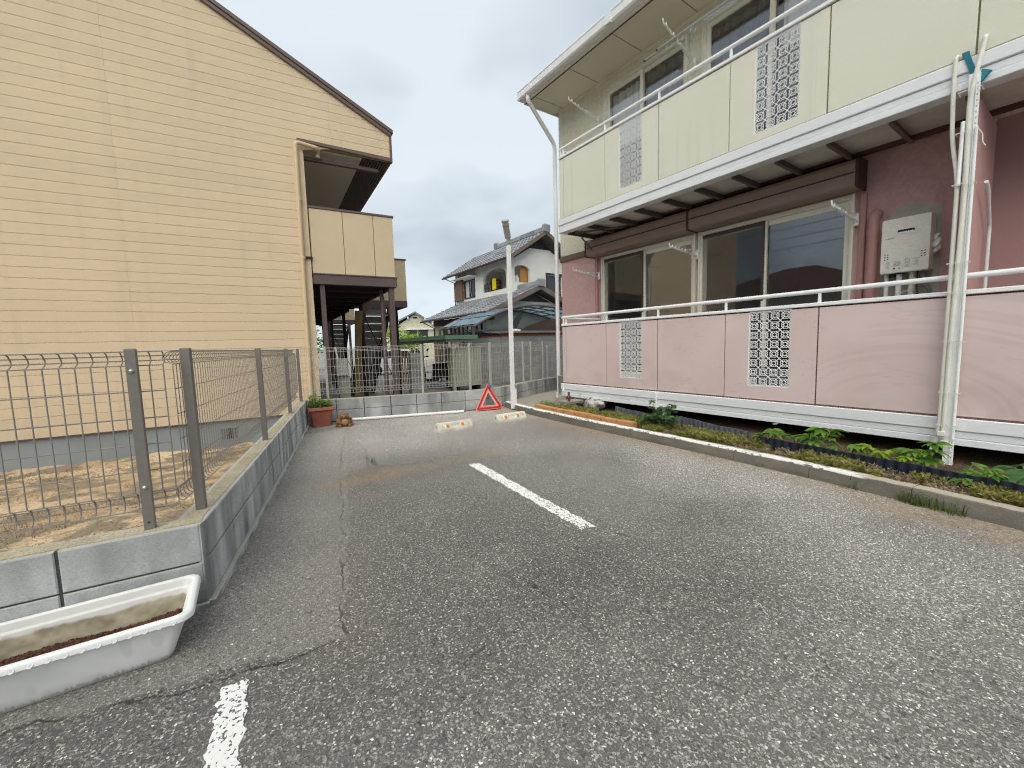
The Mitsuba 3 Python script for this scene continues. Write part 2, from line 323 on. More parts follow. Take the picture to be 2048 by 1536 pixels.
def pink_panel(p, n, uv):
    a = fbm(p.x, p.y * 1.6, p.z * 1.6, 3)
    c = mix((0.60, 0.47, 0.465), (0.655, 0.535, 0.525), dr.clip(2 * (a - 0.25), 0, 1))
    # wiped-dirt arcs and scuffs
    dy, dz = p.y - 1.0, p.z - 0.42
    rr = dr.sqrt(dr.square(dy * 0.62) + dr.square(dz))
    arcs = smoothstep(0.55, 0.8, noise(rr * 46 + 2 * noise(p.y * 2, p.z * 2), dy * 1.6, 4.0)) * smoothstep(0.3, 0.5, noise(p.y * 2.2, p.z * 2.6, 7.0)) * smoothstep(1.9, 1.2, p.y)
    scuff = smoothstep(0.72, 0.86, noise(p.y * 24, p.z * 60, 3.0)) * smoothstep(0.5, 0.7, noise(p.y * 3, p.z * 4, 1.0))
    low = smoothstep(0.45, 0.75, fbm(p.y * 3.0, p.z * 5.0, 9.0, 3)) * smoothstep(1.3, 0.5, p.z)
    return c * (1 - 0.055 * arcs - 0.06 * scuff - 0.09 * low)
mat('m_pink_panel', pink_panel, 0.6, 0.35)
def cream_panel(p, n, uv):
    a = fbm(p.x, p.y * 1.1, p.z * 1.1, 3) - 0.5
    run = smoothstep(0.55, 0.8, fbm(p.y * 16, p.z * 0.6, 4.0, 3)) * smoothstep(0.35, 0.7, noise(p.y * 1.7, p.z * 1.2, 6.0))
    foot = smoothstep(0.16, 0.0, p.z - 3.15 + 0.12 * (fbm(p.y * 5, p.z * 5, 1.0, 3) - 0.5))
    c = mix((0.665, 0.665, 0.575), (0.695, 0.69, 0.605), dr.clip(0.5 + 2 * a, 0, 1)) * (1 + 0.05 * (noise(p.y * 180, p.z * 180, 1.0) - 0.5))
    return mix(c, mi.Color3f(0.42, 0.39, 0.31), 0.13 * run + 0.12 * foot)
mat('m_cream_panel', cream_panel, 0.7, 0.3, bump=grain(420), height=0.0003)
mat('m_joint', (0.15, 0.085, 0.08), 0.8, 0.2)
mat('m_joint_cream', (0.25, 0.22, 0.15), 0.8, 0.2)
mat('m_alu', mottle((0.72, 0.75, 0.78), 0.05, 2.5, 60, 0.03), 0.38, 0.5)
mat('m_white', mottle((0.80, 0.815, 0.83), 0.05, 3.0, 50, 0.03), 0.45, 0.45)
mat('m_frame', mottle((0.70, 0.69, 0.60), 0.05, 3.0), 0.45, 0.4)
mat('m_soffit', mottle((0.74, 0.71, 0.585), 0.05, 1.2, 80, 0.03), 0.85, 0.2)
mat('m_deck_under', mottle((0.60, 0.58, 0.53), 0.18, 3.0), 0.8, 0.3)
mat('m_joist', mottle((0.135, 0.11, 0.10), 0.15, 5.0), 0.55, 0.35)
mat('m_red_beam', mottle((0.10, 0.045, 0.036), 0.2, 5.0), 0.6, 0.3)
mat('m_shutter', mottle((0.27, 0.20, 0.168), 0.12, 3.0), 0.45, 0.4)
mat('m_shutter_dark', (0.055, 0.036, 0.03), 0.5, 0.35)
mat('m_rc_wall', lambda p, n, uv: mix((0.17, 0.15, 0.125), (0.29, 0.265, 0.225), fbm(p.y * 2, p.z * 4, p.x * 2, 4)) * (0.85 + 0.3 * noise(p.y * 60, p.z * 60, 1.0)), 0.92, 0.2)
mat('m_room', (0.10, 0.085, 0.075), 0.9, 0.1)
mat('m_curtain_dark', mottle((0.10, 0.10, 0.11), 0.15, 4.0, 200, 0.1), 0.95, 0.1)
mat('m_curtain_white', mottle((0.55, 0.56, 0.56), 0.1, 4.0, 200, 0.08), 0.95, 0.1)
scene['m_glass'] = {'type': 'thindielectric', 'int_ior': 2.0}
scene['m_screen'] = {'type': 'mask', 'opacity': 0.38, 'bsdf': two({'type': 'diffuse', 'reflectance': rgb((0.03, 0.03, 0.03))})}
mat('m_pink_flat', mottle((0.46, 0.285, 0.275), 0.08, 1.5, 90, 0.05), 0.75, 0.25)
mat('m_patch', mottle((0.44, 0.425, 0.375), 0.14, 6.0, 120, 0.08), 0.92, 0.2)
mat('m_heater', mottle((0.74, 0.725, 0.65), 0.025, 2.0), 0.42, 0.45)
mat('m_pink_pipe', mottle((0.40, 0.215, 0.205), 0.08, 3.0), 0.5, 0.4)
mat('m_black', (0.015, 0.015, 0.016), 0.5, 0.4)
mat('m_print', (0.06, 0.06, 0.07), 0.7, 0.2)
mat('m_sticker', (0.74, 0.73, 0.70), 0.5, 0.4)
mat('m_hose', mottle((0.66, 0.655, 0.60), 0.08, 5.0), 0.55, 0.35)
mat('m_grey_hose', (0.16, 0.165, 0.17), 0.5, 0.4)
mat('m_teal', (0.02, 0.16, 0.22), 0.6, 0.3)
# small things
mat('m_post', mottle((0.205, 0.187, 0.172), 0.06, 5.0), 0.42, 0.4, metal=0.15)
mat('m_wire', (0.25, 0.23, 0.212), 0.45, 0.4)
mat('m_post_far', mottle((0.40, 0.39, 0.36), 0.06, 5.0), 0.42, 0.4)
mat('m_wire_far', (0.44, 0.43, 0.40), 0.45, 0.4)
mat('m_bolt', (0.6, 0.6, 0.6), 0.3, 0.5, metal=0.7)
def planter_white(p, n, uv):
    g = fbm(p.x * 9, p.y * 9, p.z * 9, 3)
    c = mix((0.70, 0.715, 0.72), (0.82, 0.83, 0.83), dr.clip(2 * (g - 0.25), 0, 1))
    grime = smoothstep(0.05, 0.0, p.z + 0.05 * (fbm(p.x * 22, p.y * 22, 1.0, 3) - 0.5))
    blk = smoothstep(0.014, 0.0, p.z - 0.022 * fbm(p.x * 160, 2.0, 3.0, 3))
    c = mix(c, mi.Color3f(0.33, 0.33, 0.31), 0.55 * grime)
    return mix(c, mi.Color3f(0.05, 0.05, 0.045), 0.45 * blk) * (1 - 0.10 * smoothstep(0.62, 0.8, noise(p.x * 26, p.y * 26, p.z * 8)))
mat('m_planter', planter_white, 0.5, 0.4)
def planter_in(p, n, uv):
    g = fbm(p.x * 30, p.y * 30, p.z * 30, 3)
    c = mix((0.62, 0.62, 0.60), (0.7, 0.7, 0.69), g)
    d = smoothstep(0.142, 0.128, p.z + 0.02 * (fbm(p.x * 9, 1.0, 2.0, 3) - 0.5) + 0.01 * (g - 0.5))
    return mix(c, mix((0.20, 0.165, 0.10), (0.40, 0.36, 0.26), dr.clip(2.2 * (g - 0.27), 0, 1)), d * 0.92)
mat('m_planter_in', planter_in, 0.6, 0.3)
mat('m_granule', lambda p, n, uv: mix((0.03, 0.016, 0.012), (0.17, 0.08, 0.052), cell_rand(p.x * 130, p.y * 130, p.z * 60)), 0.85, 0.2)
mat('m_terracotta', mottle((0.37, 0.118, 0.082), 0.1, 9.0, 90, 0.06, (0.40, 0.15, 0.11)), 0.6, 0.35)
mat('m_pot_soil', (0.05, 0.035, 0.025), 0.95, 0.1)
def frog_col(p, n, uv):
    g = fbm(p.x * 30, p.y * 30, p.z * 30, 3)
    c = mix((0.075, 0.03, 0.016), (0.33, 0.15, 0.06), dr.clip(2.6 * (g - 0.28), 0, 1))
    return mix(c, mi.Color3f(0.40, 0.235, 0.085), smoothstep(0.6, 0.75, noise(p.x * 60, p.y * 60, p.z * 60)) * 0.6)
mat('m_frog', frog_col, 0.55, 0.4)
mat('m_frog_belly', mottle((0.42, 0.26, 0.11), 0.15, 20), 0.6, 0.3)
mat('m_frog_lip', (0.12, 0.05, 0.025), 0.5, 0.4)
mat('m_red', (0.62, 0.018, 0.014), 0.35, 0.5)
mat('m_red_pale', (0.74, 0.32, 0.30), 0.4, 0.4)
mat('m_blue', (0.04, 0.12, 0.42), 0.5, 0.4)
def stop_col(p, n, uv):
    g = fbm(p.x * 11, p.y * 11, p.z * 11, 3)
    return mix((0.54, 0.53, 0.45), (0.70, 0.69, 0.61), dr.clip(2.4 * (g - 0.28), 0, 1)) * (1 - 0.15 * smoothstep(0.62, 0.75, noise(p.x * 60, p.y * 60, p.z * 40)))
mat('m_stop', stop_col, 0.85, 0.2)
mat('m_orange', (0.66, 0.22, 0.015), 0.25, 0.5)
mat('m_pvc', (0.80, 0.80, 0.79), 0.35, 0.45)
mat('m_brick', lambda p, n, uv: mix((0.36, 0.15, 0.07), (0.50, 0.27, 0.13), fbm(p.x * 14, p.y * 14, p.z * 14, 3)) * (0.8 + 0.4 * noise(p.x * 160, p.y * 160, p.z * 160)), 0.92, 0.15, bump=grain(170), height=0.001)
mat('m_edge_black', mottle((0.012, 0.018, 0.03), 0.2, 12), 0.6, 0.3)
mat('m_edge_grey', lambda p, n, uv: mix((0.06, 0.068, 0.085), (0.14, 0.15, 0.17), noise(p.y * 34, p.z * 3, 1.0)), 0.75, 0.25)
mat('m_rock', lambda p, n, uv: mix((0.05, 0.05, 0.055), (0.5, 0.49, 0.46), dr.clip(2.6 * (fbm(p.x * 17, p.y * 17, p.z * 17, 3) - 0.3), 0, 1)), 0.85, 0.25)
mat('m_lamp', (0.36, 0.355, 0.34), 0.4, 0.4, metal=0.2)
def leaf(name, c, c2, t=0.35):
    scene[name] = {'type': 'principledthin', 'base_color': proc(lambda p, n, uv: mix(c, c2, dr.clip(1.9 * noise(p.x * 31, p.y * 31, p.z * 31) - 0.45, 0, 1))), 'roughness': 0.5, 'diff_trans': t * 2, 'spec_trans': 0.0, 'eta': 1.4}
leaf('m_leaf', (0.09, 0.20, 0.035), (0.23, 0.38, 0.09))
leaf('m_leaf_bright', (0.20, 0.34, 0.03), (0.40, 0.52, 0.08))
leaf('m_leaf_dark', (0.05, 0.13, 0.045), (0.13, 0.25, 0.10))
leaf('m_leaf_rose', (0.06, 0.13, 0.05), (0.15, 0.26, 0.12))
leaf('m_moss', (0.15, 0.16, 0.035), (0.40, 0.37, 0.14))
leaf('m_moss_green', (0.12, 0.21, 0.025), (0.33, 0.40, 0.08))
leaf('m_dry', (0.20, 0.15, 0.095), (0.50, 0.41, 0.28))
leaf('m_grass', (0.06, 0.11, 0.02), (0.16, 0.22, 0.06))
leaf('m_petal', (0.55, 0.50, 0.42), (0.66, 0.58, 0.5))
mat('m_stem', (0.20, 0.24, 0.09), 0.6, 0.3)
mat('m_wood_stem', (0.10, 0.075, 0.045), 0.8, 0.2)
# far houses
mat('m_house_wall', mottle((0.74, 0.745, 0.71), 0.05, 0.6, 12, 0.03), 0.85, 0.2)
mat('m_house_low', mottle((0.52, 0.49, 0.41), 0.08, 0.6), 0.85, 0.2)
mat('m_tile', lambda p, n, uv: mix((0.13, 0.14, 0.155), (0.36, 0.375, 0.40), cell_rand(p.x * 3.1, p.y * 3.1, p.z * 3.1) * 0.55 + 0.45 * noise(p.x * 2, p.y * 2, p.z * 2)), 0.38, 0.5)
mat('m_wood_dark', mottle((0.085, 0.052, 0.038), 0.2, 3), 0.75, 0.25)
mat('m_fascia_old', mottle((0.175, 0.14, 0.12), 0.3, 4.0, 25, 0.1), 0.85, 0.2)
mat('m_shut_brown', mottle((0.16, 0.105, 0.075), 0.15, 6), 0.7, 0.3)
mat('m_ply', mottle((0.46, 0.235, 0.075), 0.2, 5.0), 0.75, 0.3)
mat('m_yellow', (0.70, 0.60, 0.02), 0.7, 0.2)
mat('m_poly', (0.42, 0.55, 0.66), 0.2, 0.5)
mat('m_poly_brown', (0.20, 0.105, 0.065), 0.45, 0.4)
mat('m_carport', (0.10, 0.095, 0.085), 0.45, 0.4)
mat('m_slate', mottle((0.115, 0.10, 0.088), 0.35, 1.6, 20, 0.12), 0.9, 0.2)
mat('m_rust', mottle((0.22, 0.085, 0.045), 0.25, 3), 0.85, 0.2)
mat('m_green_roof', mottle((0.15, 0.29, 0.20), 0.12, 2), 0.55, 0.4)
mat('m_cabinet', mottle((0.43, 0.42, 0.33), 0.04, 2), 0.5, 0.4)
mat('m_beige_house', mottle((0.56, 0.545, 0.42), 0.06, 0.5), 0.85, 0.2)
mat('m_win_dark', (0.045, 0.045, 0.055), 0.12, 0.6)
mat('m_far_concrete', mottle((0.34, 0.34, 0.335), 0.12, 2.0, 30, 0.06), 0.92, 0.2)
scene['m_poly_sheet'] = {'type': 'principledthin', 'base_color': rgb((0.62, 0.80, 0.93)), 'roughness': 0.3, 'diff_trans': 1.2, 'spec_trans': 0.55, 'eta': 1.4}
mat('m_chrome', (0.55, 0.56, 0.57), 0.2, 0.5, metal=0.9)
mat('m_scooter', (0.02, 0.021, 0.025), 0.25, 0.5)
mat('m_brown_roof', mottle((0.10, 0.055, 0.045), 0.2, 2), 0.7, 0.3)
mat('m_screen_panel', mottle((0.13, 0.15, 0.165), 0.05, 2), 0.5, 0.4)

# ================================================================== THE SETTING: ground
LW0, LW1 = V(-0.13, 2.18), V(0.985, 6.80)                 # front face of the left wall
NEAR_DIR = V(-0.9965, 0.0843)                             # near wall, running left from the corner
KERB = [V(*p) for p in KERB_PTS]
FAR_WALL = [V(0.93, 6.84), V(1.69, 6.59), V(2.5, 6.345), V(3.1, 6.165), V(3.45, 6.10), V(3.8, 6.12), V(4.1, 6.2), V(4.42, 6.335), V(4.75, 6.49), V(5.06, 6.65), V(5.5, 6.83), V(6.24, 7.04), V(7.2, 7.25), V(8.4, 7.45)]
ground_piece('ground', box(-400, 400, -400, 600, -0.65, -0.45), 'm_far_ground', 'flat grey ground running away to the houses')
lot = sg.Polygon([LW0 + NEAR_DIR * 25 + V(0.01, 0.1), LW0 + V(0.03, 0.06), LW1 + V(-0.05, 0.0), *[p + V(0.0, 0.05) for p in FAR_WALL], (40, 9.5), (40, -30), (-30, -30)])
ground_piece('asphalt_parking_lot', extr(lot, -0.44, 0.0), 'm_asphalt', 'worn grey asphalt parking lot with patched seams and cracks')
path_poly = sg.Polygon([(3.95, 5.2), (4.06, 6.12), *[p + V(0, 0.02) for p in FAR_WALL[6:]], (8.4, 6.45), (5.75, 6.42), (5.2, 5.75), (4.7, 5.3), (4.3, 5.1)])
ground_piece('concrete_path', extr(path_poly, 0.002, 0.065), 'm_concrete', 'stained concrete path curving behind the pink building')
# left yard: bare sandy soil sloping down to the tan building
ND, NN = V(0.99644, -0.0843), V(0.0843, 0.99644)           # along and into the tan building's gable
def Lw(s, n): return s * ND + n * NN
def yard_fn(u, v):
    s, n = -9.5 + 11.2 * u, 2.30 + 6.9 * v
    z = -0.02 - 0.33 * np.clip((n - 2.4) / 4.8, 0, 1)
    q = np.stack([s * 1.6, n * 1.6, 0 * s], -1)
    z = z + 0.05 * (meshkit.fbm(q, 4, 3) - 0.5) + 0.025 * (meshkit.fbm(q * 4, 3, 5) - 0.5)
    x, y = s * ND[0] + n * NN[0], s * ND[1] + n * NN[1]
    right = LW0[0] + (y - LW0[1]) * 0.2413 - 0.10
    x = np.minimum(x, right)
    return np.stack([x, y, z], -1)
ground_piece('yard_soil', grid(170, 110, yard_fn), 'm_yard', 'bare sandy yard with dry grass behind the mesh fence', smooth=True)
def yard_z(x, y):
    s, n = x * ND[0] + y * ND[1], x * NN[0] + y * NN[1]
    return -0.02 - 0.33 * min(max((n - 2.4) / 4.8, 0), 1)
def blades(n, place, h, w, lean=0.6, seed=1):
    g = np.random.default_rng(seed); v, f = [], []
    for _ in range(n):
        p = place(g)
        if p is None: continue
        a = g.uniform(0, 6.283); l = g.uniform(0.1, lean); hh = g.uniform(*h); d = V(math.cos(a), math.sin(a), 0); s = V(-d[1], d[0], 0) * w * g.uniform(0.6, 1.3)
        b = V(*p); m = b + d * hh * l * 0.35 + V(0, 0, hh * 0.6); t = b + d * hh * l + V(0, 0, hh * (1 - 0.35 * l))
        k = len(v); v += [b - s, b + s, m - s * .8, m + s * .8, t]; f += [(k, k + 1, k + 3), (k, k + 3, k + 2), (k + 2, k + 3, k + 4)]
    return np.array(v), np.array(f)
def yard_place(g):
    s, n = g.uniform(-5.5, 0.6), g.uniform(2.45, 7.5)
    x, y = Lw(s, n)
    if x > LW0[0] + (y - LW0[1]) * 0.2413 - 0.14: return None
    k = meshkit.fbm(V(x * 1.5 + 3, y * 1.5, 0.5), 3, 9)
    band = 0.22 if 5.0 < n < 6.3 else 0.0
    if k + g.uniform(-0.1, 0.1) < (0.36 if n < 4.6 else 0.43) + band: return None
    return x, y, yard_z(x, y) - 0.01
ground_piece('dry_grass', blades(42000, yard_place, (0.012, 0.045), 0.0028, 2.0, 5), 'm_dry', 'short straw-dry grass lying on the sandy yard', kind='stuff')

def grit_mesh(n, place, seed):
    g = np.random.default_rng(seed); ms = []; ic = np.array(trimesh.creation.icosahedron().vertices); fc = np.array(trimesh.creation.icosahedron().faces)
    for _ in range(n):
        x, y = place(g); r = g.uniform(0.0022, 0.0065) * (1.6 if g.uniform() < 0.04 else 1); ms.append((ic * r * g.uniform(.6, 1.25, 3) * V(1, 1, .7) + V(x, y, r * .35), fc))
    return cat(ms)
def grit_place(g):
    k = g.uniform()
    if k < 0.45:
        y = g.uniform(-0.4, 5.2); return float(np.interp(y, [p[1] for p in KERB[::-1]], [p[0] for p in KERB[::-1]])) - abs(g.normal(0, 0.16)) - 0.012, y
    if k < 0.65:
        u = g.uniform(0, 4.5); q = LW0 + (LW1 - LW0) / 4.752 * u; return q[0] + 0.03 + abs(g.normal(0, 0.05)), q[1]
    if k < 0.8:
        x = g.uniform(1.0, 3.2); return x, 3.72 + g.normal(0, 0.12)
    return g.uniform(0.1, 3.5), g.uniform(0.5, 5.5)
mat('m_grit', lambda p, n, uv: mix((0.10, 0.095, 0.09), (0.50, 0.47, 0.41), cell_rand(p.x * 60, p.y * 60, 1.0)), 0.9, 0.2)
ground_piece('loose_grit', grit_mesh(1500, grit_place, 77), 'm_grit', 'loose grit and crumbs lying on the asphalt', kind='stuff')
# ------------------------------------------------------------------ parking lines
def ragged(pts, amp, seed, step=0.012):
    poly = sg.Polygon(pts).segmentize(step); c = np.array(poly.exterior.coords)[:-1]
    q = np.c_[c * 40, np.zeros(len(c))]
    c = c + amp * (np.c_[meshkit.fbm(q, 3, seed), meshkit.fbm(q + 50, 3, seed + 1)] - 0.5)
    return sg.Polygon(c).buffer(0)
ground_piece('parking_line', extr(ragged([(1.655, 1.715), (1.75, 1.69), (1.885, 3.30), (1.79, 3.335)], 0.03, 2), 0.001, 0.004), 'm_line_paint', 'worn white line between the two parking bays')
ground_piece('parking_line', extr(ragged([(-0.088, 1.595), (-0.012, 1.587), (-0.055, 1.2), (-0.16, 0.1), (-0.25, 0.1), (-0.14, 1.25)], 0.03, 8), 0.001, 0.004), 'm_line_paint', 'worn white line in the near left corner of the lot')

# ------------------------------------------------------------------ block walls
def arc(path):
    path = [np.asarray(p, float) for p in path]
    L = np.r_[0, np.cumsum([np.linalg.norm(b - a) for a, b in zip(path, path[1:])])]
    return lambda s: np.array([np.interp(s, L, [p[0] for p in path]), np.interp(s, L, [p[1] for p in path])]), L[-1]
def block_wall(t, path, courses, side, foot, length=0.39, thick=0.118, first=0.0, max_s=None, bl=None, mix_dark=True):
    """Blocks in stack bond along the path; side +1: the wall's body lies to the left of the path."""
    at, L = arc(path); L = min(L, max_s or L); s = first; cols = []
    while s < L - 0.02:
        cols.append((s, min(s + length, L))); s += length + 0.011
    g = np.random.default_rng(int(L * 1000))
    for z0, z1 in courses:
        for s0, s1 in cols:
            p, q = at(s0), at(s1); d = (q - p); l = np.linalg.norm(d); d /= l; nrm = V(-d[1], d[0]) * side
            j = g.uniform(-0.0015, 0.0015)
            fr = Fr((*(p + nrm * thick), 0), (*d, 0), (0, 0, 1), (*(-nrm), 0))
            P(t, 'block', box(0.0, l, z0, z1, 0, thick + j, fr, 0.004), bl or 'm_block')
    core, cap = [], []
    for s0, s1 in cols:
        p, q = at(s0 - 0.006), at(s1 + 0.006); d = (q - p); l = np.linalg.norm(d); d /= l; nrm = V(-d[1], d[0]) * side
        fr = Fr((*(p + nrm * thick), 0), (*d, 0), (0, 0, 1), (*(-nrm), 0))
        core.append(box(0, l, foot, courses[-1][1] - 0.006, 0.006, thick - 0.006, fr))
        cap.append(box(0, l, courses[-1][1] - 0.01, courses[-1][1] + 0.003, 0.020, thick - 0.022, fr))
    P(t, 'mortar', cat(core), 'm_mortar'); P(t, 'capping', cat(cap), 'm_coping')
    return at, L
COURSES = [(0.027, 0.200), (0.207, 0.372)]
t = thing('block_wall', 'low grey block wall behind the white planter, under the nearest fence panel', 'wall')
NEAR = [LW0 + V(0.0, 0.0), LW0 + NEAR_DIR * 6.5]
block_wall(t, NEAR, COURSES, -1, -0.35, length=0.43, first=0.012)
P(t, 'footing', box(0, 6.5, -0.4, 0.022, -0.02, 0.125, Fr((*LW0, 0), (*NEAR_DIR, 0), (0, 0, 1), (0.0843, 0.9965, 0))), 'm_block')
t = thing('block_wall', 'long low grey block wall running back along the left edge of the lot', 'wall')
ld = (LW1 - LW0) / np.linalg.norm(LW1 - LW0); ln = V(-ld[1], ld[0])
block_wall(t, [LW0 + ld * 0.0, LW1], COURSES, 1, -0.35, first=0.05)
P(t, 'footing', box(0, 4.75, -0.4, 0.024, -0.022, 0.125, Fr((*LW0, 0), (*ld, 0), (0, 0, 1), (*ln, 0))), 'm_block')
P(t, 'corner_block', loft([np.array([(*(LW0 + ld * 0.046), z), (*(LW0 + NEAR_DIR * 0.008), z), (*(LW0 + NEAR_DIR * 0.008 + ln * 0.11 + ld * 0.02), z), (*(LW0 + ld * 0.046 + ln * 0.11), z)]) for z in (0.02, 0.372)]), 'm_block')
t = thing('block_wall', 'low grey block wall closing the far end of the lot and curving right along the path', 'wall')
FC = [(0.012, 0.176), (0.183, 0.345)]
block_wall(t, FAR_WALL, FC, 1, -0.45, first=0.06)

# ------------------------------------------------------------------ mesh fences
def fence_wires(t, path, off, side, zb, zt, pitch, r, bulge, mat_w, s_range, bulge_side=1):
    """One welded panel: the wires between two stations of the path."""
    at, L = arc(path); s0, s1 = s_range
    H = zt - zb
    prof = [(0.985, 0.0), (0.975, .55), (0.945, 1.0), (0.92, .75), (0.905, 0.0), (0.16, 0.0), (0.145, .75), (0.11, 1.0), (0.07, .8), (0.055, .3)]
    rows = [(0.985, 0.0), (0.960, .9), (0.932, 0.95), (0.905, 0), (0.755, 0), (0.60, 0), (0.445, 0), (0.29, 0), (0.16, 0), (0.138, .85), (0.10, 1.0), (0.055, .3)]
    ms = []
    def pt(s, z, b):
        p = at(s); q = at(min(s + 0.02, L)); p0 = at(max(s - 0.02, 0)); d = q - p0; d = d / (np.linalg.norm(d) + 1e-9); n = V(-d[1], d[0]) * side
        return V(*(p + n * (off + b * bulge * bulge_side)), zb + z * H)
    n = max(2, int((s1 - s0) / pitch))
    for k in range(n + 1):
        s = s0 + (s1 - s0) * k / n
        ms.append(tube([pt(s, z, b) for z, b in prof], r, 5))
    m = max(2, int((s1 - s0) / 0.25))
    for z, b in rows:
        ms.append(tube([pt(s, z, b) + V(0, 0, 0.0) for s in np.linspace(s0, s1, m + 1)], r * 1.05, 5))
    P(t, 'wire_panel', cat(ms), mat_w, smooth=60, stuff=True)
def fence_post(t, p, d, zb, zt, w, mat_p, bolts=True, n=None):
    d = d / np.linalg.norm(d); nn = V(-d[1], d[0])
    fr = Fr((*p, 0), (*d, 0), (*nn, 0), (0, 0, 1))
    k = P(t, 'post', cat([box(-w / 2, w / 2, -w / 2, w / 2, zb, zt, fr, 0.004)]), mat_p)
    if bolts:
        for z in (zt - 0.09, zb + 0.18):
            q = (*(p + n * (w / 2 + 0.001)), z); v, f = sph(q, 0.0085, 2); P(k, 'bolt', (v, f), 'm_bolt', True)
        P(k, 'drain_hole', sph((*(p + n * (w / 2 - 0.002)), zb + 0.03), 0.005, 1), 'm_black')
TB, TT = 0.376, 1.128
t = thing('mesh_fence', 'brown steel mesh fence on the near wall above the white planter', 'fence')
nd = NEAR_DIR; nb = V(0.0843, 0.9965)
fence_post(t, V(-0.306, 2.258), nd, TB, TT, 0.034, 'm_post', True, -nb)
fence_post(t, V(-2.30, 2.262 + 0.17), nd, TB, TT, 0.034, 'm_post', True, -nb)
fence_wires(t, NEAR, 0.095, -1, TB + 0.03, TT - 0.002, 0.0447, 0.0025, 0.035, 'm_wire', (0.09, 2.2))
fence_wires(t, NEAR, 0.095, -1, TB + 0.03, TT - 0.002, 0.0447, 0.0025, 0.035, 'm_wire', (2.25, 4.2))
t = thing('mesh_fence', 'brown steel mesh fence running back along the left wall', 'fence')
LP = [LW0, LW1]
for q in (V(-0.148, 2.396), V(0.245, 3.93), V(0.618, 5.42), V(0.905, 6.55)):
    s = np.dot(q - LW0, ld); p = LW0 + ld * s + ln * 0.058
    fence_post(t, p, ld, TB, TT, 0.036, 'm_post', False)
for a, b in ((0.135, 2.0), (2.04, 3.9), (3.93, 4.5)):
    fence_wires(t, LP, 0.088, 1, TB + 0.03, TT - 0.002, 0.0385, 0.0021, 0.035, 'm_wire', (a, b))
t = thing('mesh_fence', 'pale grey mesh fence along the far wall between the two buildings', 'fence')
fat, fL = arc(FAR_WALL)
def far_s(x):
    ss = np.linspace(0, fL, 800); return ss[np.argmin([abs(fat(s)[0] - x) for s in ss])]
far_posts = [1.25, 2.62, 3.40, 3.82, 4.85, 5.16, 5.62]
for x in far_posts:
    s = far_s(x); fence_post(t, fat(s) + V(0.02, 0.075), fat(s + .05) - fat(s - .05), 0.346, 1.15, 0.032, 'm_post_far', False)
for a, b in ((0.0, 1.24), (1.26, 2.61), (2.63, 3.81), (3.84, 5.15), (5.18, 7.8)):
    fence_wires(t, FAR_WALL, 0.085, 1, 0.385, 1.145, 0.05, 0.0024, 0.03, 'm_wire_far', (far_s(a + 0.001), far_s(b)))

# ================================================================== TAN BUILDING (left)
GN = 7.8
LF = Fr((*Lw(0, GN), 0), (*ND, 0), (0, 0, 1), (*(-NN), 0))      # a: along the gable, b: up, c: towards the lot
TB_ = thing('apartment_building', 'tan clapboard apartment building with sloping gable roof and brown trim on the left', 'building')
S0, S1, EAVE_S = -5.45, 0.67, 2.12
def rake_z(s): return 4.92 + (EAVE_S - s) * 0.4985
APEX = -2.35
def roof_z(s): return rake_z(s) if s >= APEX else rake_z(APEX) - (APEX - s) * 0.4985
gable = sg.Polygon([(S0, 0.046), (S1, 0.046), (S1, 4.46), (EAVE_S - 0.03, 4.46), (EAVE_S - 0.03, rake_z(EAVE_S) - 0.02), (APEX, rake_z(APEX) - 0.02), (S0, roof_z(S0) - 0.02)])
sub = gable.buffer(-0.002)
P(TB_, 'wall', cat([extr(sub, -0.12, -0.008, LF), box(S0, S1, -0.5, rake_z(S1) - 0.3, -14.0, -0.13, LF)]), 'm_groove')
pitch = 0.1390; seams = [S0, -4.45, -1.667, 1.113, EAVE_S - 0.03]
row = 0
z = 0.046
while z < 7.3:
    for a, b in zip(seams, seams[1:]):
        piece = sg.box(a + 0.0003, z + 0.002, b - 0.0003, z + pitch - 0.002).intersection(gable)
        for g in getattr(piece, 'geoms', [piece]):
            if g.geom_type == 'Polygon' and g.area > 0.002:
                g = sg.Polygon(g.exterior.simplify(0.001))
                if g.convex_hull.area - g.area < 1e-4:
                    P(TB_, 'siding_board', plate(g, -0.008, 0.004, 0.002, LF), 'm_siding')
                else:
                    x0, y0, x1, y1 = g.bounds
                    for h in (sg.box(x0, y0, S1, y1).intersection(g), sg.box(S1, y0, x1, y1).intersection(g)):
                        h = sg.Polygon(h.convex_hull.exterior.simplify(0.001)) if h.area > 0.001 else None
                        if h is not None: P(TB_, 'siding_board', plate(h, -0.008, 0.004, 0.002, LF), 'm_siding')
    z += pitch
P(TB_, 'foundation', box(S0, S1 - 0.01, -0.6, 0.040, -14, -0.03, LF), 'm_foundation')
P(TB_, 'flashing', box(S0, S1, 0.036, 0.050, -0.02, 0.012, LF), 'm_brown_steel')
vt = P(TB_, 'foundation_vent', cat([box(-0.80, -0.56, -0.275, -0.255, -0.035, -0.018, LF), box(-0.80, -0.56, -0.085, -0.068, -0.035, -0.018, LF)]), 'm_foundation')
P(vt, 'opening', box(-0.79, -0.57, -0.255, -0.085, -0.05, -0.027, LF), 'm_black')
for k in range(8): P(vt, 'bar', box(-0.785 + 0.0285 * k, -0.775 + 0.0285 * k, -0.255, -0.085, -0.028, -0.020, LF), 'm_foundation')
P(TB_, 'corner_board', plate([(S1 - 0.145, 0.05), (S1 + 0.004, 0.05), (S1 + 0.004, 4.30), (S1 - 0.145, 4.30)], 0.003, 0.019, 0.003, LF), 'm_siding')
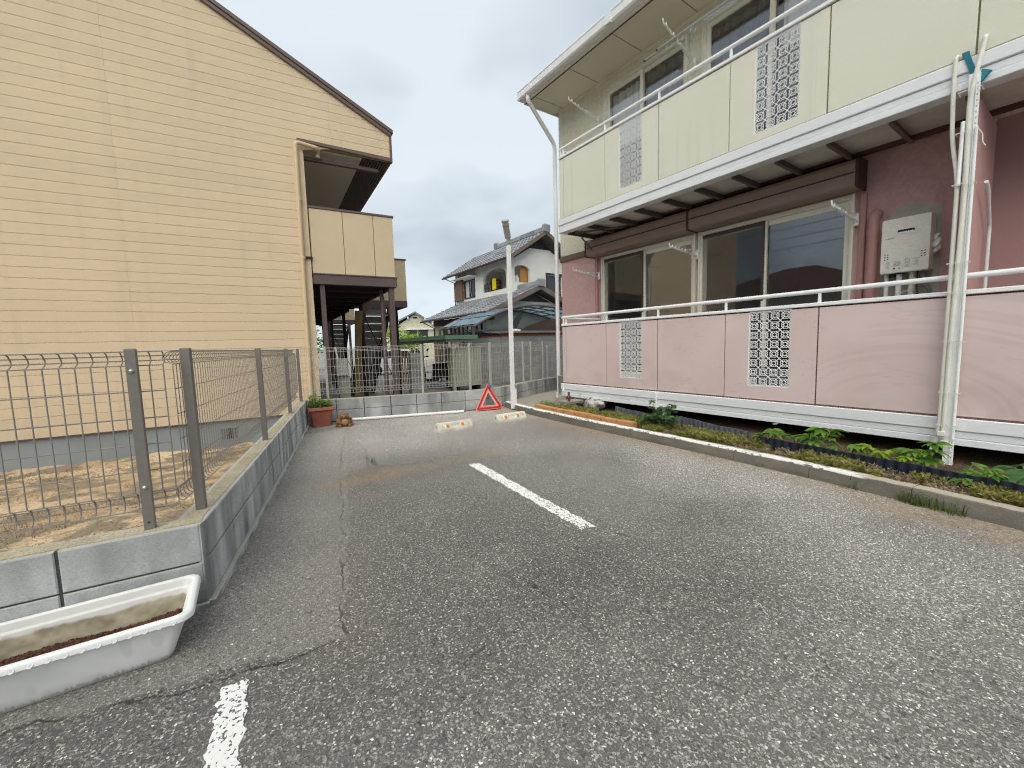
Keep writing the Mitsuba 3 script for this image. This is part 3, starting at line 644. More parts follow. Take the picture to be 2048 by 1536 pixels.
# roof: two slopes with brown verge boards
def slope(s0, z0, s1, z1, th, n0, n1): return plate([(s0, z0), (s1, z1), (s1, z1 + th), (s0, z0 + th)], n0, n1, 0, LF)
P(TB_, 'roof', cat([slope(APEX, rake_z(APEX), EAVE_S + 0.03, rake_z(EAVE_S + 0.03), 0.06, -14.3, 0.06), slope(S0 - 0.5, roof_z(S0 - 0.5), APEX, rake_z(APEX), 0.06, -14.3, 0.06)]), 'm_brown_trim')
P(TB_, 'verge_board', cat([plate([(APEX, rake_z(APEX) - 0.07), (EAVE_S, rake_z(EAVE_S) - 0.07), (EAVE_S, rake_z(EAVE_S) - 0.004), (APEX, rake_z(APEX) - 0.004)], 0.004, 0.045, 0.006, LF), plate([(S0 - 0.5, roof_z(S0 - 0.5) - 0.07), (APEX, rake_z(APEX) - 0.07), (APEX, rake_z(APEX) - 0.004), (S0 - 0.5, roof_z(S0 - 0.5) - 0.004)], 0.004, 0.045, 0.006, LF)]), 'm_brown_trim')
P(TB_, 'eave_end_board', box(EAVE_S - 0.035, EAVE_S + 0.005, 4.42, 4.86, -0.05, 0.03, LF, 0.004), 'm_brown_trim')
P(TB_, 'eave_bottom_board', plate([(0.59, 4.475), (EAVE_S - 0.03, 4.42), (EAVE_S - 0.03, 4.49), (0.59, 4.52)], 0.0045, 0.04, 0.004, LF), 'm_brown_trim')
P(TB_, 'eave_fascia', box(EAVE_S - 0.03, EAVE_S, 4.43, 4.92, -14, -0.051, LF), 'm_brown_trim')
P(TB_, 'soffit', box(S1 - 0.02, 1.62, 4.44, 4.46, -14, -0.125, LF), 'm_soffit_grey')
P(TB_, 'soffit_louvre', cat([box(1.62, EAVE_S - 0.031, 4.445, 4.46, -14, -0.125, LF)] + [box(1.64 + 0.05 * k, 1.66 + 0.05 * k, 4.425, 4.444, -14, -0.125, LF) for k in range(9)]), 'm_brown_steel')
P(TB_, 'head_beam', box(S1 + 0.02, 1.9, 4.27, 4.32, -0.20, -0.13, LF), 'm_brown_steel')
# access corridor on steel legs
for a, b in ((0.695, 1.206), (1.216, 1.716), (1.726, 2.065)):
    P(TB_, 'balcony_panel', box(a, b, 2.395, 3.45, -0.03, 0.005, LF, 0.004), 'm_tan_panel')
P(TB_, 'balcony_backing', box(0.69, 2.06, 2.39, 3.45, -0.06, -0.031, LF), 'm_groove')
P(TB_, 'balcony_side', cat([box(2.035, 2.066, 2.395, 3.45, -1.0 - 1.02 * k, -0.04 - 1.02 * k, LF, 0.004) for k in range(4)] + [box(2.035, 2.066, 2.395, 3.45, -14, -5.6, LF)]), 'm_tan_panel')
P(TB_, 'balcony_coping', cat([box(0.675, 2.085, 3.452, 3.488, -0.07, 0.02, LF, 0.004), box(2.02, 2.085, 3.452, 3.486, -14, -0.071, LF)]), 'm_brown_trim')
P(TB_, 'edge_beam', cat([box(0.69, 2.09, 2.215, 2.375, -0.06, 0.012, LF, 0.003), box(0.685, 2.105, 2.375, 2.39, -0.06, 0.025, LF), box(2.03, 2.09, 2.215, 2.375, -4.15, -0.061, LF), box(2.03, 2.09, 2.215, 2.375, -14, -5.5, LF)]), 'm_brown_steel')
P(TB_, 'corridor_deck', cat([box(S1, 2.03, 2.27, 2.38, -14, -0.061, LF)] + [box(S1 + 0.01, 2.03, 2.19, 2.27, -0.7 - 0.9 * k, -0.64 - 0.9 * k, LF) for k in range(14)]), 'm_dark_steel')
P(TB_, 'post', box(0.79, 0.865, -0.45, 2.215, -0.12, -0.045, LF, 0.003), 'm_brown_steel')
P(TB_, 'post', box(1.955, 2.045, -0.45, 2.215, -0.13, -0.04, LF, 0.003), 'm_brown_steel')
for n_ in (3.1, 6.0, 9.0, 12.0): P(TB_, 'post', box(1.96, 2.04, -0.45, 2.215, -n_ - 0.08, -n_, LF, 0.003), 'm_dark_steel')
k = P(TB_, 'downpipe', tube([LF(q) for q in bend([(0.90, 4.30, -0.06), (0.90, 4.38, -0.06), (0.90, 4.40, 0.065), (0.60, 4.435, 0.065), (0.565, 4.40, 0.065), (0.545, 2.5, 0.065), (0.52, -0.4, 0.065)], 0.06)], 0.032, 12), 'm_tan_pipe', 50)
for z_ in (3.55, 2.62, 1.16): P(k, 'collar', tube([LF(V(0.523 + 0.011 * (z_ + .4) / 1.0, z_ - 0.02, 0.065)), LF(V(0.523 + 0.011 * (z_ + .4), z_ + 0.02, 0.065))], 0.0375, 12), 'm_tan_pipe', 50)
P(TB_, 'downpipe', tube([LF(V(1.865, 2.19, -0.35)), LF(V(1.875, 2.05, -0.30)), LF(V(1.875, -0.45, -0.30))], 0.04, 10), 'm_brown_steel', 50)
P(TB_, 'corner_bracket', box(0.53, 0.70, 2.615, 2.65, 0.02, 0.05, LF), 'm_dark_steel')
# landings and outer stairs
def stair(n_top, s0, s1, land_s0, land_s1, depth):
    f = Fr((*Lw(0, 0), 0), (*ND, 0), (0, 0, 1), (*NN, 0))       # c = distance n
    P(TB_, 'stair_landing', cat([box(land_s0, land_s1, 2.22, 2.39, n_top, n_top + 0.06, f), box(land_s0, land_s1, 2.28, 2.38, n_top + 0.06, n_top + depth, f), box(land_s1 - 0.06, land_s1, 2.22, 2.39, n_top, n_top + depth, f)]), 'm_brown_steel')
    w = (land_s1 - land_s0) / 3
    for k in range(3):
        P(TB_, 'landing_panel', box(land_s0 + w * k + 0.004, land_s0 + w * (k + 1) - 0.004, 2.395, 3.50, n_top + 0.01, n_top + 0.045, f, 0.004), 'm_tan_panel')
    P(TB_, 'landing_panel', box(land_s1 - 0.04, land_s1 - 0.004, 2.395, 3.5, n_top + 0.05, n_top + depth, f, 0.004), 'm_tan_panel')
    P(TB_, 'landing_coping', cat([box(land_s0 - 0.02, land_s1 + 0.02, 3.5, 3.535, n_top - 0.01, n_top + 0.06, f), box(land_s1 - 0.05, land_s1 + 0.02, 3.5, 3.533, n_top + 0.06, n_top + depth, f)]), 'm_brown_trim')
    N = 13
    for k in range(N):
        n_, z_ = n_top + 0.25 + 0.215 * k, 2.2 - 0.2 * (k + 1)
        P(TB_, 'stair_tread', cat([box(s0, s1, z_ + 0.012, z_ + 0.195, n_, n_ + 0.008, f), box(s0, s1, z_ - 0.006, z_ + 0.012, n_ - 0.215, n_, f)]), 'm_tread')
    for s in (s0 - 0.05, s1):
        P(TB_, 'stair_stringer', plate([(n_top, 2.28), (n_top, 2.0), (n_top + 2.85, -0.55), (n_top + 3.05, -0.45), (n_top + 3.05, -0.25)], s, s + 0.05, 0, Fr((*Lw(0, 0), 0), (*NN, 0), (0, 0, 1), (*ND, 0))), 'm_brown_steel')
    for s in (s0 - 0.14, s1 + 0.03):
        P(TB_, 'stair_post', box(s, s + 0.09, -0.45, 2.22, n_top + 0.0, n_top + 0.09, f), 'm_brown_steel')
    P(TB_, 'stair_brace', cat([tube([f(V(s0 - 0.05, 2.0, n_top + 0.05)), f(V(s1 + 0.05, 0.3, n_top + 0.05))], 0.012, 6), tube([f(V(s1 + 0.05, 2.0, n_top + 0.03)), f(V(s0 - 0.05, 0.3, n_top + 0.03))], 0.012, 6)]), 'm_dark_steel')
    P(TB_, 'stair_footing', cat([box(s0 - 0.25, s0 + 0.1, -0.45, -0.2, n_top + 0.1, n_top + 0.4, f), box(s1 - 0.2, s1 + 0.15, -0.45, -0.2, n_top + 0.1, n_top + 0.4, f)]), 'm_concrete')
stair(11.6, 2.24, 2.83, 2.08, 3.37, 1.3)
stair(19.6, 2.30, 2.98, 2.08, 3.3, 1.3)
f_n = Fr((*Lw(0, 0), 0), (*ND, 0), (0, 0, 1), (*NN, 0))
P(TB_, 'landing_post', box(3.26, 3.33, -0.45, 2.22, 12.5, 12.57, f_n), 'm_dark_steel')
P(TB_, 'leaning_plank', plate([(1.80, 2.02), (1.98, 2.02), (1.76, -0.42), (1.66, -0.42)], 10.6, 10.65, 0, f_n), 'm_plank')
P(TB_, 'partition_wall', box(0.7, 0.8, -0.45, 2.2, 15.8, 21.0, f_n), 'm_dark_steel')
t = thing('meter_box', 'grey meter box on a concrete post beside the tan building corner', 'meter box')
P(t, 'post', box(1.02, 1.20, -0.45, 0.62, 8.05, 8.2, f_n, 0.01), 'm_concrete')
P(t, 'box', box(0.98, 1.17, 0.63, 0.93, 8.0, 8.2, f_n, 0.015), 'm_lamp')
P(t, 'conduit', tube([f_n(V(1.02, 0.93, 8.1)), f_n(V(0.99, 1.15, 8.1))], 0.018, 8), 'm_pvc')
t = thing('bollard_rack', 'small white metal rack at the end of the concrete walkway under the stairs', 'rack')
P(t, 'frame', cat([box(3.02, 3.06, -0.42, 0.7, 14.5, 14.55, f_n), box(2.7, 3.1, -0.40, -0.36, 14.45, 14.6, f_n), box(2.78, 2.81, -0.36, 0.2, 14.5, 14.53, f_n)]), 'm_pvc')
ground_piece('walkway', cat([box(2.3, 3.6, -0.5, -0.40, 7.95, 25, f_n), box(0.7, 2.3, -0.5, -0.41, 7.95, 25, f_n)]), 'm_concrete', 'pale concrete walkway beside the corridor legs')

# ================================================================== PINK AND CREAM BUILDING (right)
RF = Fr((0, 0, 0), (0, 1, 0), (0, 0, 1), (-1, 0, 0))           # a = y, b = z, c = -x
def rb(y0, y1, z0, z1, x0, x1, bev=0.0): return box(y0, y1, z0, z1, -x0, -x1, RF, bev)
PB = thing('apartment_building', 'two-storey apartment building on the right, pink below and cream above, with white balcony rails', 'building')
XW, XB, YE, YR = 5.70, 4.80, 6.36, -3.2
JY = [5.36, 5.27, 4.37, 3.46, 2.55, 1.635, 0.70, -0.21, -1.12, -2.03, -2.94]
WIN = [('lower', 5.25, 3.46, 0.50, 2.60), ('lower', 3.41, 1.64, 0.50, 2.60), ('upper', 5.17, 3.62, 3.22, 5.36), ('upper', 3.40, 1.62, 3.22, 5.36)]
low = shapely.union_all([sg.box(0.72, -0.1, YE, 2.70), sg.box(0.72, 2.60, 5.43, 2.98)]); up = shapely.union_all([sg.box(YR, 2.985, YE, 5.62), sg.box(5.43, 2.80, YE, 3.2)])
for _, y1, y0, z0, z1 in WIN[:2]: low = low.difference(sg.box(y0, z0, y1, z1))
for _, y1, y0, z0, z1 in WIN[2:]: up = up.difference(sg.box(y0, z0, y1, z1))
P(PB, 'lower_wall', extr(low, -XW - 0.16, -XW, RF), 'm_pink_stucco')
P(PB, 'recessed_wall', cat([rb(-3.2, 0.70, -0.1, 2.99, 6.0, 5.86), box(5.7, 6.0, 0.702, 0.74, -0.1, 2.98)]), 'm_pink_flat')
P(PB, 'upper_wall', extr(up, -XW - 0.16, -XW, RF), 'm_cream_stucco')
P(PB, 'end_wall', cat([box(5.705, 13, YE - 0.15, YE - 0.002, -0.1, 2.69), ]), 'm_pink_stucco')
P(PB, 'end_wall', box(5.705, 13, YE - 0.15, YE - 0.002, 2.81, 5.6), 'm_cream_stucco')
P(PB, 'belt_trim', cat([rb(5.43, YE + 0.02, 2.70, 2.80, 5.72, 5.665, 0.004), box(5.72, 13, YE - 0.1, YE + 0.03, 2.70, 2.80)]), 'm_brown_trim')
P(PB, 'corner_trim', rb(YE - 0.10, YE + 0.01, 2.82, 5.55, 5.70, 5.685, 0.004), 'm_cream_panel')
P(PB, 'base_wall', cat([extr(sg.box(-3.2, -0.4, YE + 0.0, 0.44).difference(shapely.union_all([sg.box(4.05, 0.02, 4.75, 0.36), sg.box(1.2, 0.02, 3.4, 0.36), sg.box(-1.5, 0.02, 0.5, 0.36)])), -5.66, -5.55, RF), box(5.66, 13, YE - 0.1, YE + 0.02, -0.4, 0.44)]), 'm_rc_wall')
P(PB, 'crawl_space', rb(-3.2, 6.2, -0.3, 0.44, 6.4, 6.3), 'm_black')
P(PB, 'upper_soffit', rb(YR, YE + 0.10, 5.56, 5.60, 5.70, 4.97), 'm_soffit')
for y in (6.23, 5.32, 4.41, 3.50, 2.59, 1.68): P(PB, 'soffit_joint', rb(y - 0.005, y + 0.005, 5.557, 5.561, 5.68, 4.98), 'm_joint_cream')
P(PB, 'soffit_bead', rb(YR, YE, 5.50, 5.556, 5.70, 5.685), 'm_cream_panel')
P(PB, 'eave_fascia', cat([rb(YR, YE + 0.13, 5.545, 5.72, 4.97, 4.945), box(4.95, 10.0, YE + 0.10, YE + 0.13, 5.53, 5.73)]), 'm_frame')
P(PB, 'eave_flashing', rb(YR, YE + 0.12, 5.535, 5.558, 4.985, 4.972), 'm_brown_steel')
P(PB, 'main_roof', plate([(4.96, 5.69), (9.4, 7.2), (9.4, 7.26), (4.96, 5.735)], -(YE + 0.18), 3.2, 0, Fr((0, 0, 0), (1, 0, 0), (0, 0, 1), (0, -1, 0))), 'm_brown_roof')
# gutter: a box gutter with rolled lips and a stop end
gp = [(4.955, 5.715), (4.955, 5.60), (4.94, 5.585), (4.86, 5.585), (4.838, 5.61), (4.832, 5.70), (4.822, 5.715), (4.83, 5.73), (4.845, 5.718), (4.85, 5.62), (4.868, 5.602), (4.935, 5.602), (4.943, 5.615), (4.943, 5.715)]
G = P(PB, 'gutter', extr(sg.Polygon(gp), -(YE + 0.16), 3.2, Fr((0, 0, 0), (1, 0, 0), (0, 0, 1), (0, -1, 0))), 'm_white')
P(G, 'stop_end', box(4.822, 4.96, YE + 0.15, YE + 0.172, 5.578, 5.735), 'm_alu')
P(G, 'joint_sleeve', cat([box(4.815, 4.96, 4.28, 4.38, 5.575, 5.60), box(4.815, 4.836, 4.28, 4.38, 5.575, 5.72)]), 'm_alu')
k = P(PB, 'downspout', tube(bend([(4.90, 6.30, 5.60), (4.90, 6.30, 5.50), (5.60, 6.39, 4.93), (5.605, 6.40, 4.7), (5.605, 6.40, 0.06)], 0.09), 0.038, 14), 'm_white', 50)
for z_ in (4.55, 2.45, 1.30): P(k, 'collar', tube([(5.605, 6.40, z_ - 0.03), (5.605, 6.40, z_ + 0.03)], 0.044, 14), 'm_white', 50)
# windows
def wave_sheet(y0, y1, z0, z1, x, amp, n=90, seed=0):
    ph = rng.uniform(0, 6)
    def fn(u, v):
        y = y0 + (y1 - y0) * u
        w = np.sin(u * 34 + ph + 1.5 * np.sin(u * 9 + ph)) * amp * (0.6 + 0.5 * v) + 0.4 * amp * np.sin(u * 71 + 2 * ph)
        return np.stack([x + w, y, z0 + (z1 - z0) * v], -1)
    return grid(n, 8, fn)
for idx, (lvl, y1, y0, z0, z1) in enumerate(WIN):
    w = num(PB + '__window'); lo = lvl == 'lower'; fr_m = 'm_frame'; xm = (y0 + y1) / 2 + (0.03 if lo else 0.03)
    x0 = XW
    P(w, 'frame', cat([rb(y0 + .001, y0 + 0.045, z0, z1 - .001, x0 + 0.05, x0 - 0.035, 0.004), rb(y1 - 0.045, y1 - .001, z0, z1 - .001, x0 + 0.05, x0 - 0.035, 0.004), rb(y0 + 0.0451, y1 - 0.0451, z1 - 0.05, z1 - .001, x0 + 0.05, x0 - 0.032, 0.004), rb(y0 + 0.0451, y1 - 0.0451, z0, z0 + 0.06, x0 + 0.05, x0 - 0.03, 0.004)]), fr_m)
    P(w, 'outer_rail', cat([rb(y0 - 0.0, y0 + 0.02, z0, z1, x0 - 0.036, x0 - 0.06), rb(y1 - 0.02, y1, z0, z1, x0 - 0.036, x0 - 0.06)]), fr_m)
    for a, b, xs in ((xm - 0.03, y1 - 0.046, x0 - 0.005), (y0 + 0.046, xm + 0.03, x0 + 0.028)):
        P(w, 'sash', cat([rb(a, a + 0.055, z0 + 0.061, z1 - 0.051, xs + 0.012, xs - 0.012, 0.003), rb(b - 0.055, b, z0 + 0.061, z1 - 0.051, xs + 0.012, xs - 0.012, 0.003), rb(a + 0.0551, b - 0.0551, z1 - 0.115, z1 - 0.051, xs + 0.012, xs - 0.012, 0.003), rb(a + 0.0551, b - 0.0551, z0 + 0.061, z0 + 0.15, xs + 0.012, xs - 0.012, 0.003)]), fr_m)
        P(w, 'pane', ((np.array([(xs, a + 0.05, z0 + 0.1), (xs, b - 0.05, z0 + 0.1), (xs, b - 0.05, z1 - 0.11), (xs, a + 0.05, z1 - 0.11)])), np.array([(0, 2, 1), (0, 3, 2)])), 'm_glass')
    if lo:
        a, b, xs = xm - 0.01, y1 - 0.05, x0 - 0.026
        P(w, 'insect_screen', (np.array([(xs, a, z0 + 0.08), (xs, b, z0 + 0.08), (xs, b, z1 - 0.06), (xs, a, z1 - 0.06)]), np.array([(0, 2, 1), (0, 3, 2)])), 'm_screen')
        P(w, 'screen_rail', cat([rb(a, b, z1 - 0.10, z1 - 0.055, xs + 0.006, xs - 0.006), rb(a, a + 0.03, z0 + 0.07, z1 - 0.101, xs + 0.006, xs - 0.006)]), 'm_shutter_dark')
    P(w, 'latch', rb(xm - 0.012, xm + 0.012, z0 + 0.98, z0 + 1.06, x0 - 0.02, x0 - 0.034), 'm_alu')
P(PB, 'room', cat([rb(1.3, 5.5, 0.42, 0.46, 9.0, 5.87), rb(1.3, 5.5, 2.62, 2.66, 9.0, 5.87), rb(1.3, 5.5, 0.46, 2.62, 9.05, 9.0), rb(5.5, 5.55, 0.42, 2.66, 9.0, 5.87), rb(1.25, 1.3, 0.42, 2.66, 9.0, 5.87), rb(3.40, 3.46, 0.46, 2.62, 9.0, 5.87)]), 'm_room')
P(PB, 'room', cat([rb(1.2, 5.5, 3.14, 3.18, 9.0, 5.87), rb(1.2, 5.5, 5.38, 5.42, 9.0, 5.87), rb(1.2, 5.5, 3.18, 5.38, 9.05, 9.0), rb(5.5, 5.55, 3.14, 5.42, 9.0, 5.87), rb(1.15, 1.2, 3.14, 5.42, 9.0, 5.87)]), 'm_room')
P(PB, 'curtain', wave_sheet(5.13, 4.50, 3.3, 5.26, 5.83, 0.018), 'm_curtain_white', True, 'thin white curtain behind the left upper window')
P(PB, 'curtain', wave_sheet(4.40, 3.66, 3.3, 5.26, 5.83, 0.020), 'm_curtain_dark', True)
P(PB, 'curtain', wave_sheet(3.36, 2.55, 3.3, 5.26, 5.83, 0.020), 'm_curtain_dark', True)
P(PB, 'curtain', wave_sheet(2.47, 1.66, 3.3, 5.26, 5.83, 0.016), 'm_curtain_white', True)
P(PB, 'downspout', tube(bend([(5.64, 5.36, 2.66), (5.64, 5.36, 0.5)], 0.02), 0.026, 10), 'm_pink_pipe', 50)
# shutter boxes over the lower windows
for y0, y1, f in ((1.585, 3.44, 0), (3.47, 5.42, 1)):
    k = num(PB + '__shutter_box')
    pr = [(5.70, 2.90), (5.70, 2.615), (5.46, 2.615), (5.435, 2.635), (5.435, 2.745), (5.445, 2.752), (5.445, 2.762), (5.435, 2.769), (5.435, 2.85), (5.46, 2.885), (5.50, 2.90)]
    P(k, 'housing', extr(sg.Polygon(pr), -y1, -y0, Fr((0, 0, 0), (1, 0, 0), (0, 0, 1), (0, -1, 0))), 'm_shutter')
    hull = sg.Polygon(pr).buffer(0.008)
    for e0 in (-y1 - 0.025, -y0): P(k, 'end_cap', extr(hull, e0, e0 + 0.025, Fr((0, 0, 0), (1, 0, 0), (0, 0, 1), (0, -1, 0))), 'm_shutter_dark')
    P(k, 'slot', rb(y0 + 0.02, y1 - 0.02, 2.748, 2.766, 5.45, 5.4435), 'm_black')
P(PB, 'ledger_beam', rb(YR, 5.34, 2.955, 3.07, 5.66, 5.58, 0.004), 'm_red_beam')
# balconies
def balcony(z, pz0, pz1, pm, jm, cap0, rail, upper):
    P(PB, 'balcony_fascia', cat([rb(YR, 5.39, z + 0.115, z + 0.215, 4.90, 4.762, 0.006), rb(YR, 5.385, z + 0.055, z + 0.112, 4.90, 4.778, 0.005), rb(YR, 5.385, z - 0.005, z + 0.052, 4.90, 4.770, 0.005), box(4.90, 5.68, 5.35, 5.385, z, z + 0.21)]), 'm_alu')
    P(PB, 'fascia_lip', rb(YR, 5.385, z + 0.215, z + 0.228, 4.87, 4.785), jm)
    if not upper: P(PB, 'fascia_clip', rb(3.445, 3.475, z - 0.03, z + 0.20, 4.761, 4.752, 0.002), 'm_white')
    grilles = [(4.107, 3.714), (2.285, 1.872)]
    gz0 = pz1 - 0.80 if not upper else pz1 - 0.855
    for y1, y0 in zip(JY, JY[1:]):
        p = sg.box(y0 + 0.006, pz0, y1 - 0.006, pz1)
        for ga, gb in grilles:
            if y0 < gb < y1: p = p.difference(sg.box(gb, gz0, ga, pz1 + 0.1))
        for q in getattr(p, 'geoms', [p]):
            if q.convex_hull.area - q.area < 1e-6: P(PB, 'balcony_panel', plate(q.convex_hull, -XB - 0.006, -XB + 0.012, 0.003, RF), pm)
            else: P(PB, 'balcony_panel', extr(q, -XB - 0.006, -XB + 0.012, RF), pm)
    for y1, y0 in zip(JY[:-1], JY[1:]):
        P(PB, 'panel_stud', rb(y0 - 0.03, y0 + 0.03, pz0 - 0.01, pz1 + 0.01, XB + 0.05, XB + 0.007), jm)
    P(PB, 'panel_backing', extr(sg.box(YR, pz0 - 0.01, 5.36, pz1 + 0.012).difference(shapely.union_all([sg.box(gb + 0.0, gz0, ga - 0.0, pz1 + 0.012) for ga, gb in grilles])), -XB - 0.03, -XB - 0.0065, RF), jm)
    P(PB, 'side_panel', box(4.84, 5.68, 5.33, 5.36, pz0, pz1), pm)
    # cast grilles: rings of eight-lobed flowers joined on the diagonals
    for ga, gb in grilles:
        nx, nz = 4, 8; cw, ch = (ga - gb) / nx, (pz1 - gz0) / nz; sh = []
        un = sg.Point(0, 0)
        th = np.linspace(0, 2 * math.pi, 65)[:-1]
        def star(r, k, a, ph=0): return sg.Polygon(np.c_[r * (1 + a * np.cos(k * th + ph)) * np.cos(th), r * (1 + a * np.cos(k * th + ph)) * np.sin(th)])
        outer = star(0.40, 8, 0.09, math.pi); ring = outer.difference(outer.buffer(-0.052))
        inner = sg.Polygon([(0.2, 0), (0, 0.2), (-0.2, 0), (0, -0.2)]).buffer(0.05); ring2 = inner.difference(inner.buffer(-0.05))
        diag = [sg.LineString([(a, b), (a * 2.6, b * 2.6)]).buffer(0.035) for a in (-0.2, 0.2) for b in (-0.2, 0.2)]
        links = [sg.LineString([(0.13 * a, 0.13 * b), (0.27 * a, 0.27 * b)]).buffer(0.03) for a in (-1, 1) for b in (-1, 1)]
        cell = sg.box(-.5, -.5, .5, .5).intersection(shapely.union_all([ring, ring2, *diag, *links]))
        for i in range(nx):
            for j in range(nz): sh.append(sa.translate(sa.scale(cell, cw * 1.004, ch * 1.004, origin=(0, 0)), gb + cw * (i + .5), gz0 + ch * (j + .5)))
        fr_ = sg.box(gb, gz0, ga, pz1 + 0.008).difference(sg.box(gb + 0.007, gz0 + 0.007, ga - 0.007, pz1 - 0.004))
        P(PB, 'cast_grille', extr(shapely.union_all(sh + [fr_]).simplify(0.0006), -XB - 0.004, -XB + 0.006, RF), 'm_white')
    P(PB, 'rail_cap', rb(YR, 5.365, cap0, cap0 + 0.035, 4.835, 4.772, 0.005), 'm_white')
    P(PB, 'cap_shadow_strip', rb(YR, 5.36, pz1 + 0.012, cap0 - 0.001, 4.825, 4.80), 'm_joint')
    k = P(PB, 'handrail', tube(bend([(4.80, 5.345, rail - 0.012), (4.80, 5.36, rail), (4.80, 5.30, rail), (4.80, YR, rail)], 0.01), 0.022, 14), 'm_white', 50)
    P(PB, 'handrail', tube([(4.80, 5.335, rail - 0.02), (5.69, 5.335, rail - 0.02)], 0.022, 12), 'm_white', 50)
    for y in JY[1:]:
        P(PB, 'rail_post', rb(y - 0.012, y + 0.012, cap0 + 0.035, rail - 0.01, 4.813, 4.789, 0.003), 'm_white')
    P(PB, 'rail_post', rb(5.325, 5.345, cap0 + 0.035, rail - 0.01, 4.813, 4.789, 0.003), 'm_white')
    P(PB, 'rail_sleeve', tube([(4.80, 3.46 - 0.0, rail), (4.80, 3.46 + 0.05, rail)], 0.0245, 14), 'm_white', 50)
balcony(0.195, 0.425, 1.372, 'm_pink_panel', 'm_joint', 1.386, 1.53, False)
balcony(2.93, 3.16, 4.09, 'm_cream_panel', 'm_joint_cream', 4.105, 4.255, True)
P(PB, 'balcony_deck', cat([rb(YR, 5.35, 2.985, 3.10, 5.70, 4.90), rb(YR, 5.35, 0.24, 0.36, 5.70, 4.90)]), 'm_deck_under')
for i in range(19):
    y = 5.30 - 0.4545 * i
    P(PB, 'joist', cat([box(4.905, 5.575, y - 0.004, y + 0.004, 2.91, 2.984), box(4.905, 5.575, y - 0.03, y + 0.004, 2.905, 2.911)]), 'm_joist')
P(PB, 'joist_brace', cat([tube([(5.0, 5.25, 2.93), (5.45, 4.55, 2.93)], 0.016, 6)]), 'm_joist')
P(PB, 'joist_brace', tube([(5.56, 5.28, 2.62), (5.2, 5.28, 2.89)], 0.012, 6), 'm_joist')
P(PB, 'deck_leg', box(4.98, 5.05, 5.22, 5.29, 0.0, 0.19), 'm_white')
P(PB, 'deck_leg', tube([(4.87, 3.40, 0.0), (4.87, 3.40, 0.19)], 0.033, 10), 'm_white', 50)
P(PB, 'deck_leg', tube([(5.40, 4.92, 0.0), (5.40, 4.92, 0.24)], 0.022, 10), 'm_hose', 50)
P(PB, 'party_panel', box(4.92, 5.699, 0.675, 0.70, 0.5, 2.88), 'm_pink_flat')
P(PB, 'party_panel', box(4.92, 5.699, 0.675, 0.70, 3.2, 5.4), 'm_cream_panel')
P(PB, 'stay_pipe', tube(bend([(5.41, 0.64, 0.5), (5.41, 0.64, 1.98), (5.05, 0.62, 2.22), (4.95, 0.62, 2.25)], 0.05), 0.013, 8), 'm_white', 50)
P(PB, 'balcony_screen', cat([rb(1.86, 2.12, 3.2, 4.07, 5.02, 5.0), rb(2.12, 2.20, 3.2, 4.07, 4.99, 4.97)]), 'm_screen_panel')
P(PB, 'balcony_screen', rb(3.78, 4.75, 3.2, 4.07, 5.25, 5.23), 'm_screen_panel')
P(PB, 'balcony_screen', rb(1.80, 2.29, 0.42, 0.74, 4.98, 4.96), 'm_screen_panel')
P(PB, 'drain_pipe', cat([tube(bend([(5.72, 1.455, 2.33), (5.62, 1.455, 2.345), (5.60, 1.46, 2.26), (5.60, 1.475, 0.45)], 0.05), 0.047, 14)]), 'm_pink_pipe', 50)
P(PB, 'drain_pipe', rb(1.545, 1.60, 0.5, 2.58, 5.70, 5.66, 0.006), 'm_pink_pipe')
k = PB
P(PB, 'pipe_collar', tube([(5.60, 1.463, 2.10), (5.60, 1.464, 2.17)], 0.053, 14), 'm_pink_pipe', 50)
# bare patch of mortar where an older heater hung
pp = ragged([(1.40, 1.25), (1.405, 2.25), (1.345, 2.285), (1.34, 2.345), (1.10, 2.375), (1.08, 2.33), (0.985, 2.335), (0.96, 1.25)], 0.03, 5, 0.02)
P(PB, 'mortar_patch', extr(pp, -XW, -XW + 0.004, RF), 'm_patch', label='bare grey mortar patch on the pink wall behind the water heater')

# ------------------------------------------------------------------ water heater on the wall
t = thing('water_heater', 'cream gas water heater hung on the pink wall above the lower balcony rail', 'water heater')
hy0, hy1, hz0, hz1 = 1.015, 1.365, 1.70, 2.215
P(t, 'body', cat([rb(hy0, hy1, hz0 + 0.012, hz1, 5.69, 5.52, 0.006)]), 'm_heater')
P(t, 'front_cover', extr(sg.box(hy0 + 0.012, hz0 + 0.012, hy1 - 0.012, hz1 - 0.012).buffer(0.012), -5.519, -5.50, RF), 'm_heater')
P(t, 'cover_lip', rb(hy0 + 0.005, hy1 - 0.005, hz0 - 0.006, hz0 + 0.008, 5.60, 5.505), 'm_heater')
slot = sg.LineString([(1.135, 2.085), (1.235, 2.085)]).buffer(0.0175)
P(t, 'vent_slot', extr(slot.buffer(0.006).difference(slot.buffer(-0.001)), -5.5, -5.494, RF), 'm_alu')
k = P(t, 'vent', extr(sg.LineString([(1.135, 2.089), (1.235, 2.089)]).buffer(0.012), -5.5, -5.4985, RF), 'm_black')
P(k, 'guide', extr(sg.LineString([(1.135, 2.075), (1.235, 2.075)]).buffer(0.006), -5.4985, -5.4965, RF), 'm_alu')
for cy, cz in ((1.322, 1.855), (1.055, 1.85)):
    P(t, 'air_holes', cat([extr(sg.Point(cy + dx, cz + dz).buffer(0.0058), -5.5, -5.4988, RF) for dx in (-0.011, 0.011) for dz in (-0.023, 0, 0.023)]), 'm_black')
P(t, 'rating_label', rb(1.205, 1.355, 1.722, 1.812, 5.5, 5.4988), 'm_sticker')
g = np.random.default_rng(3)
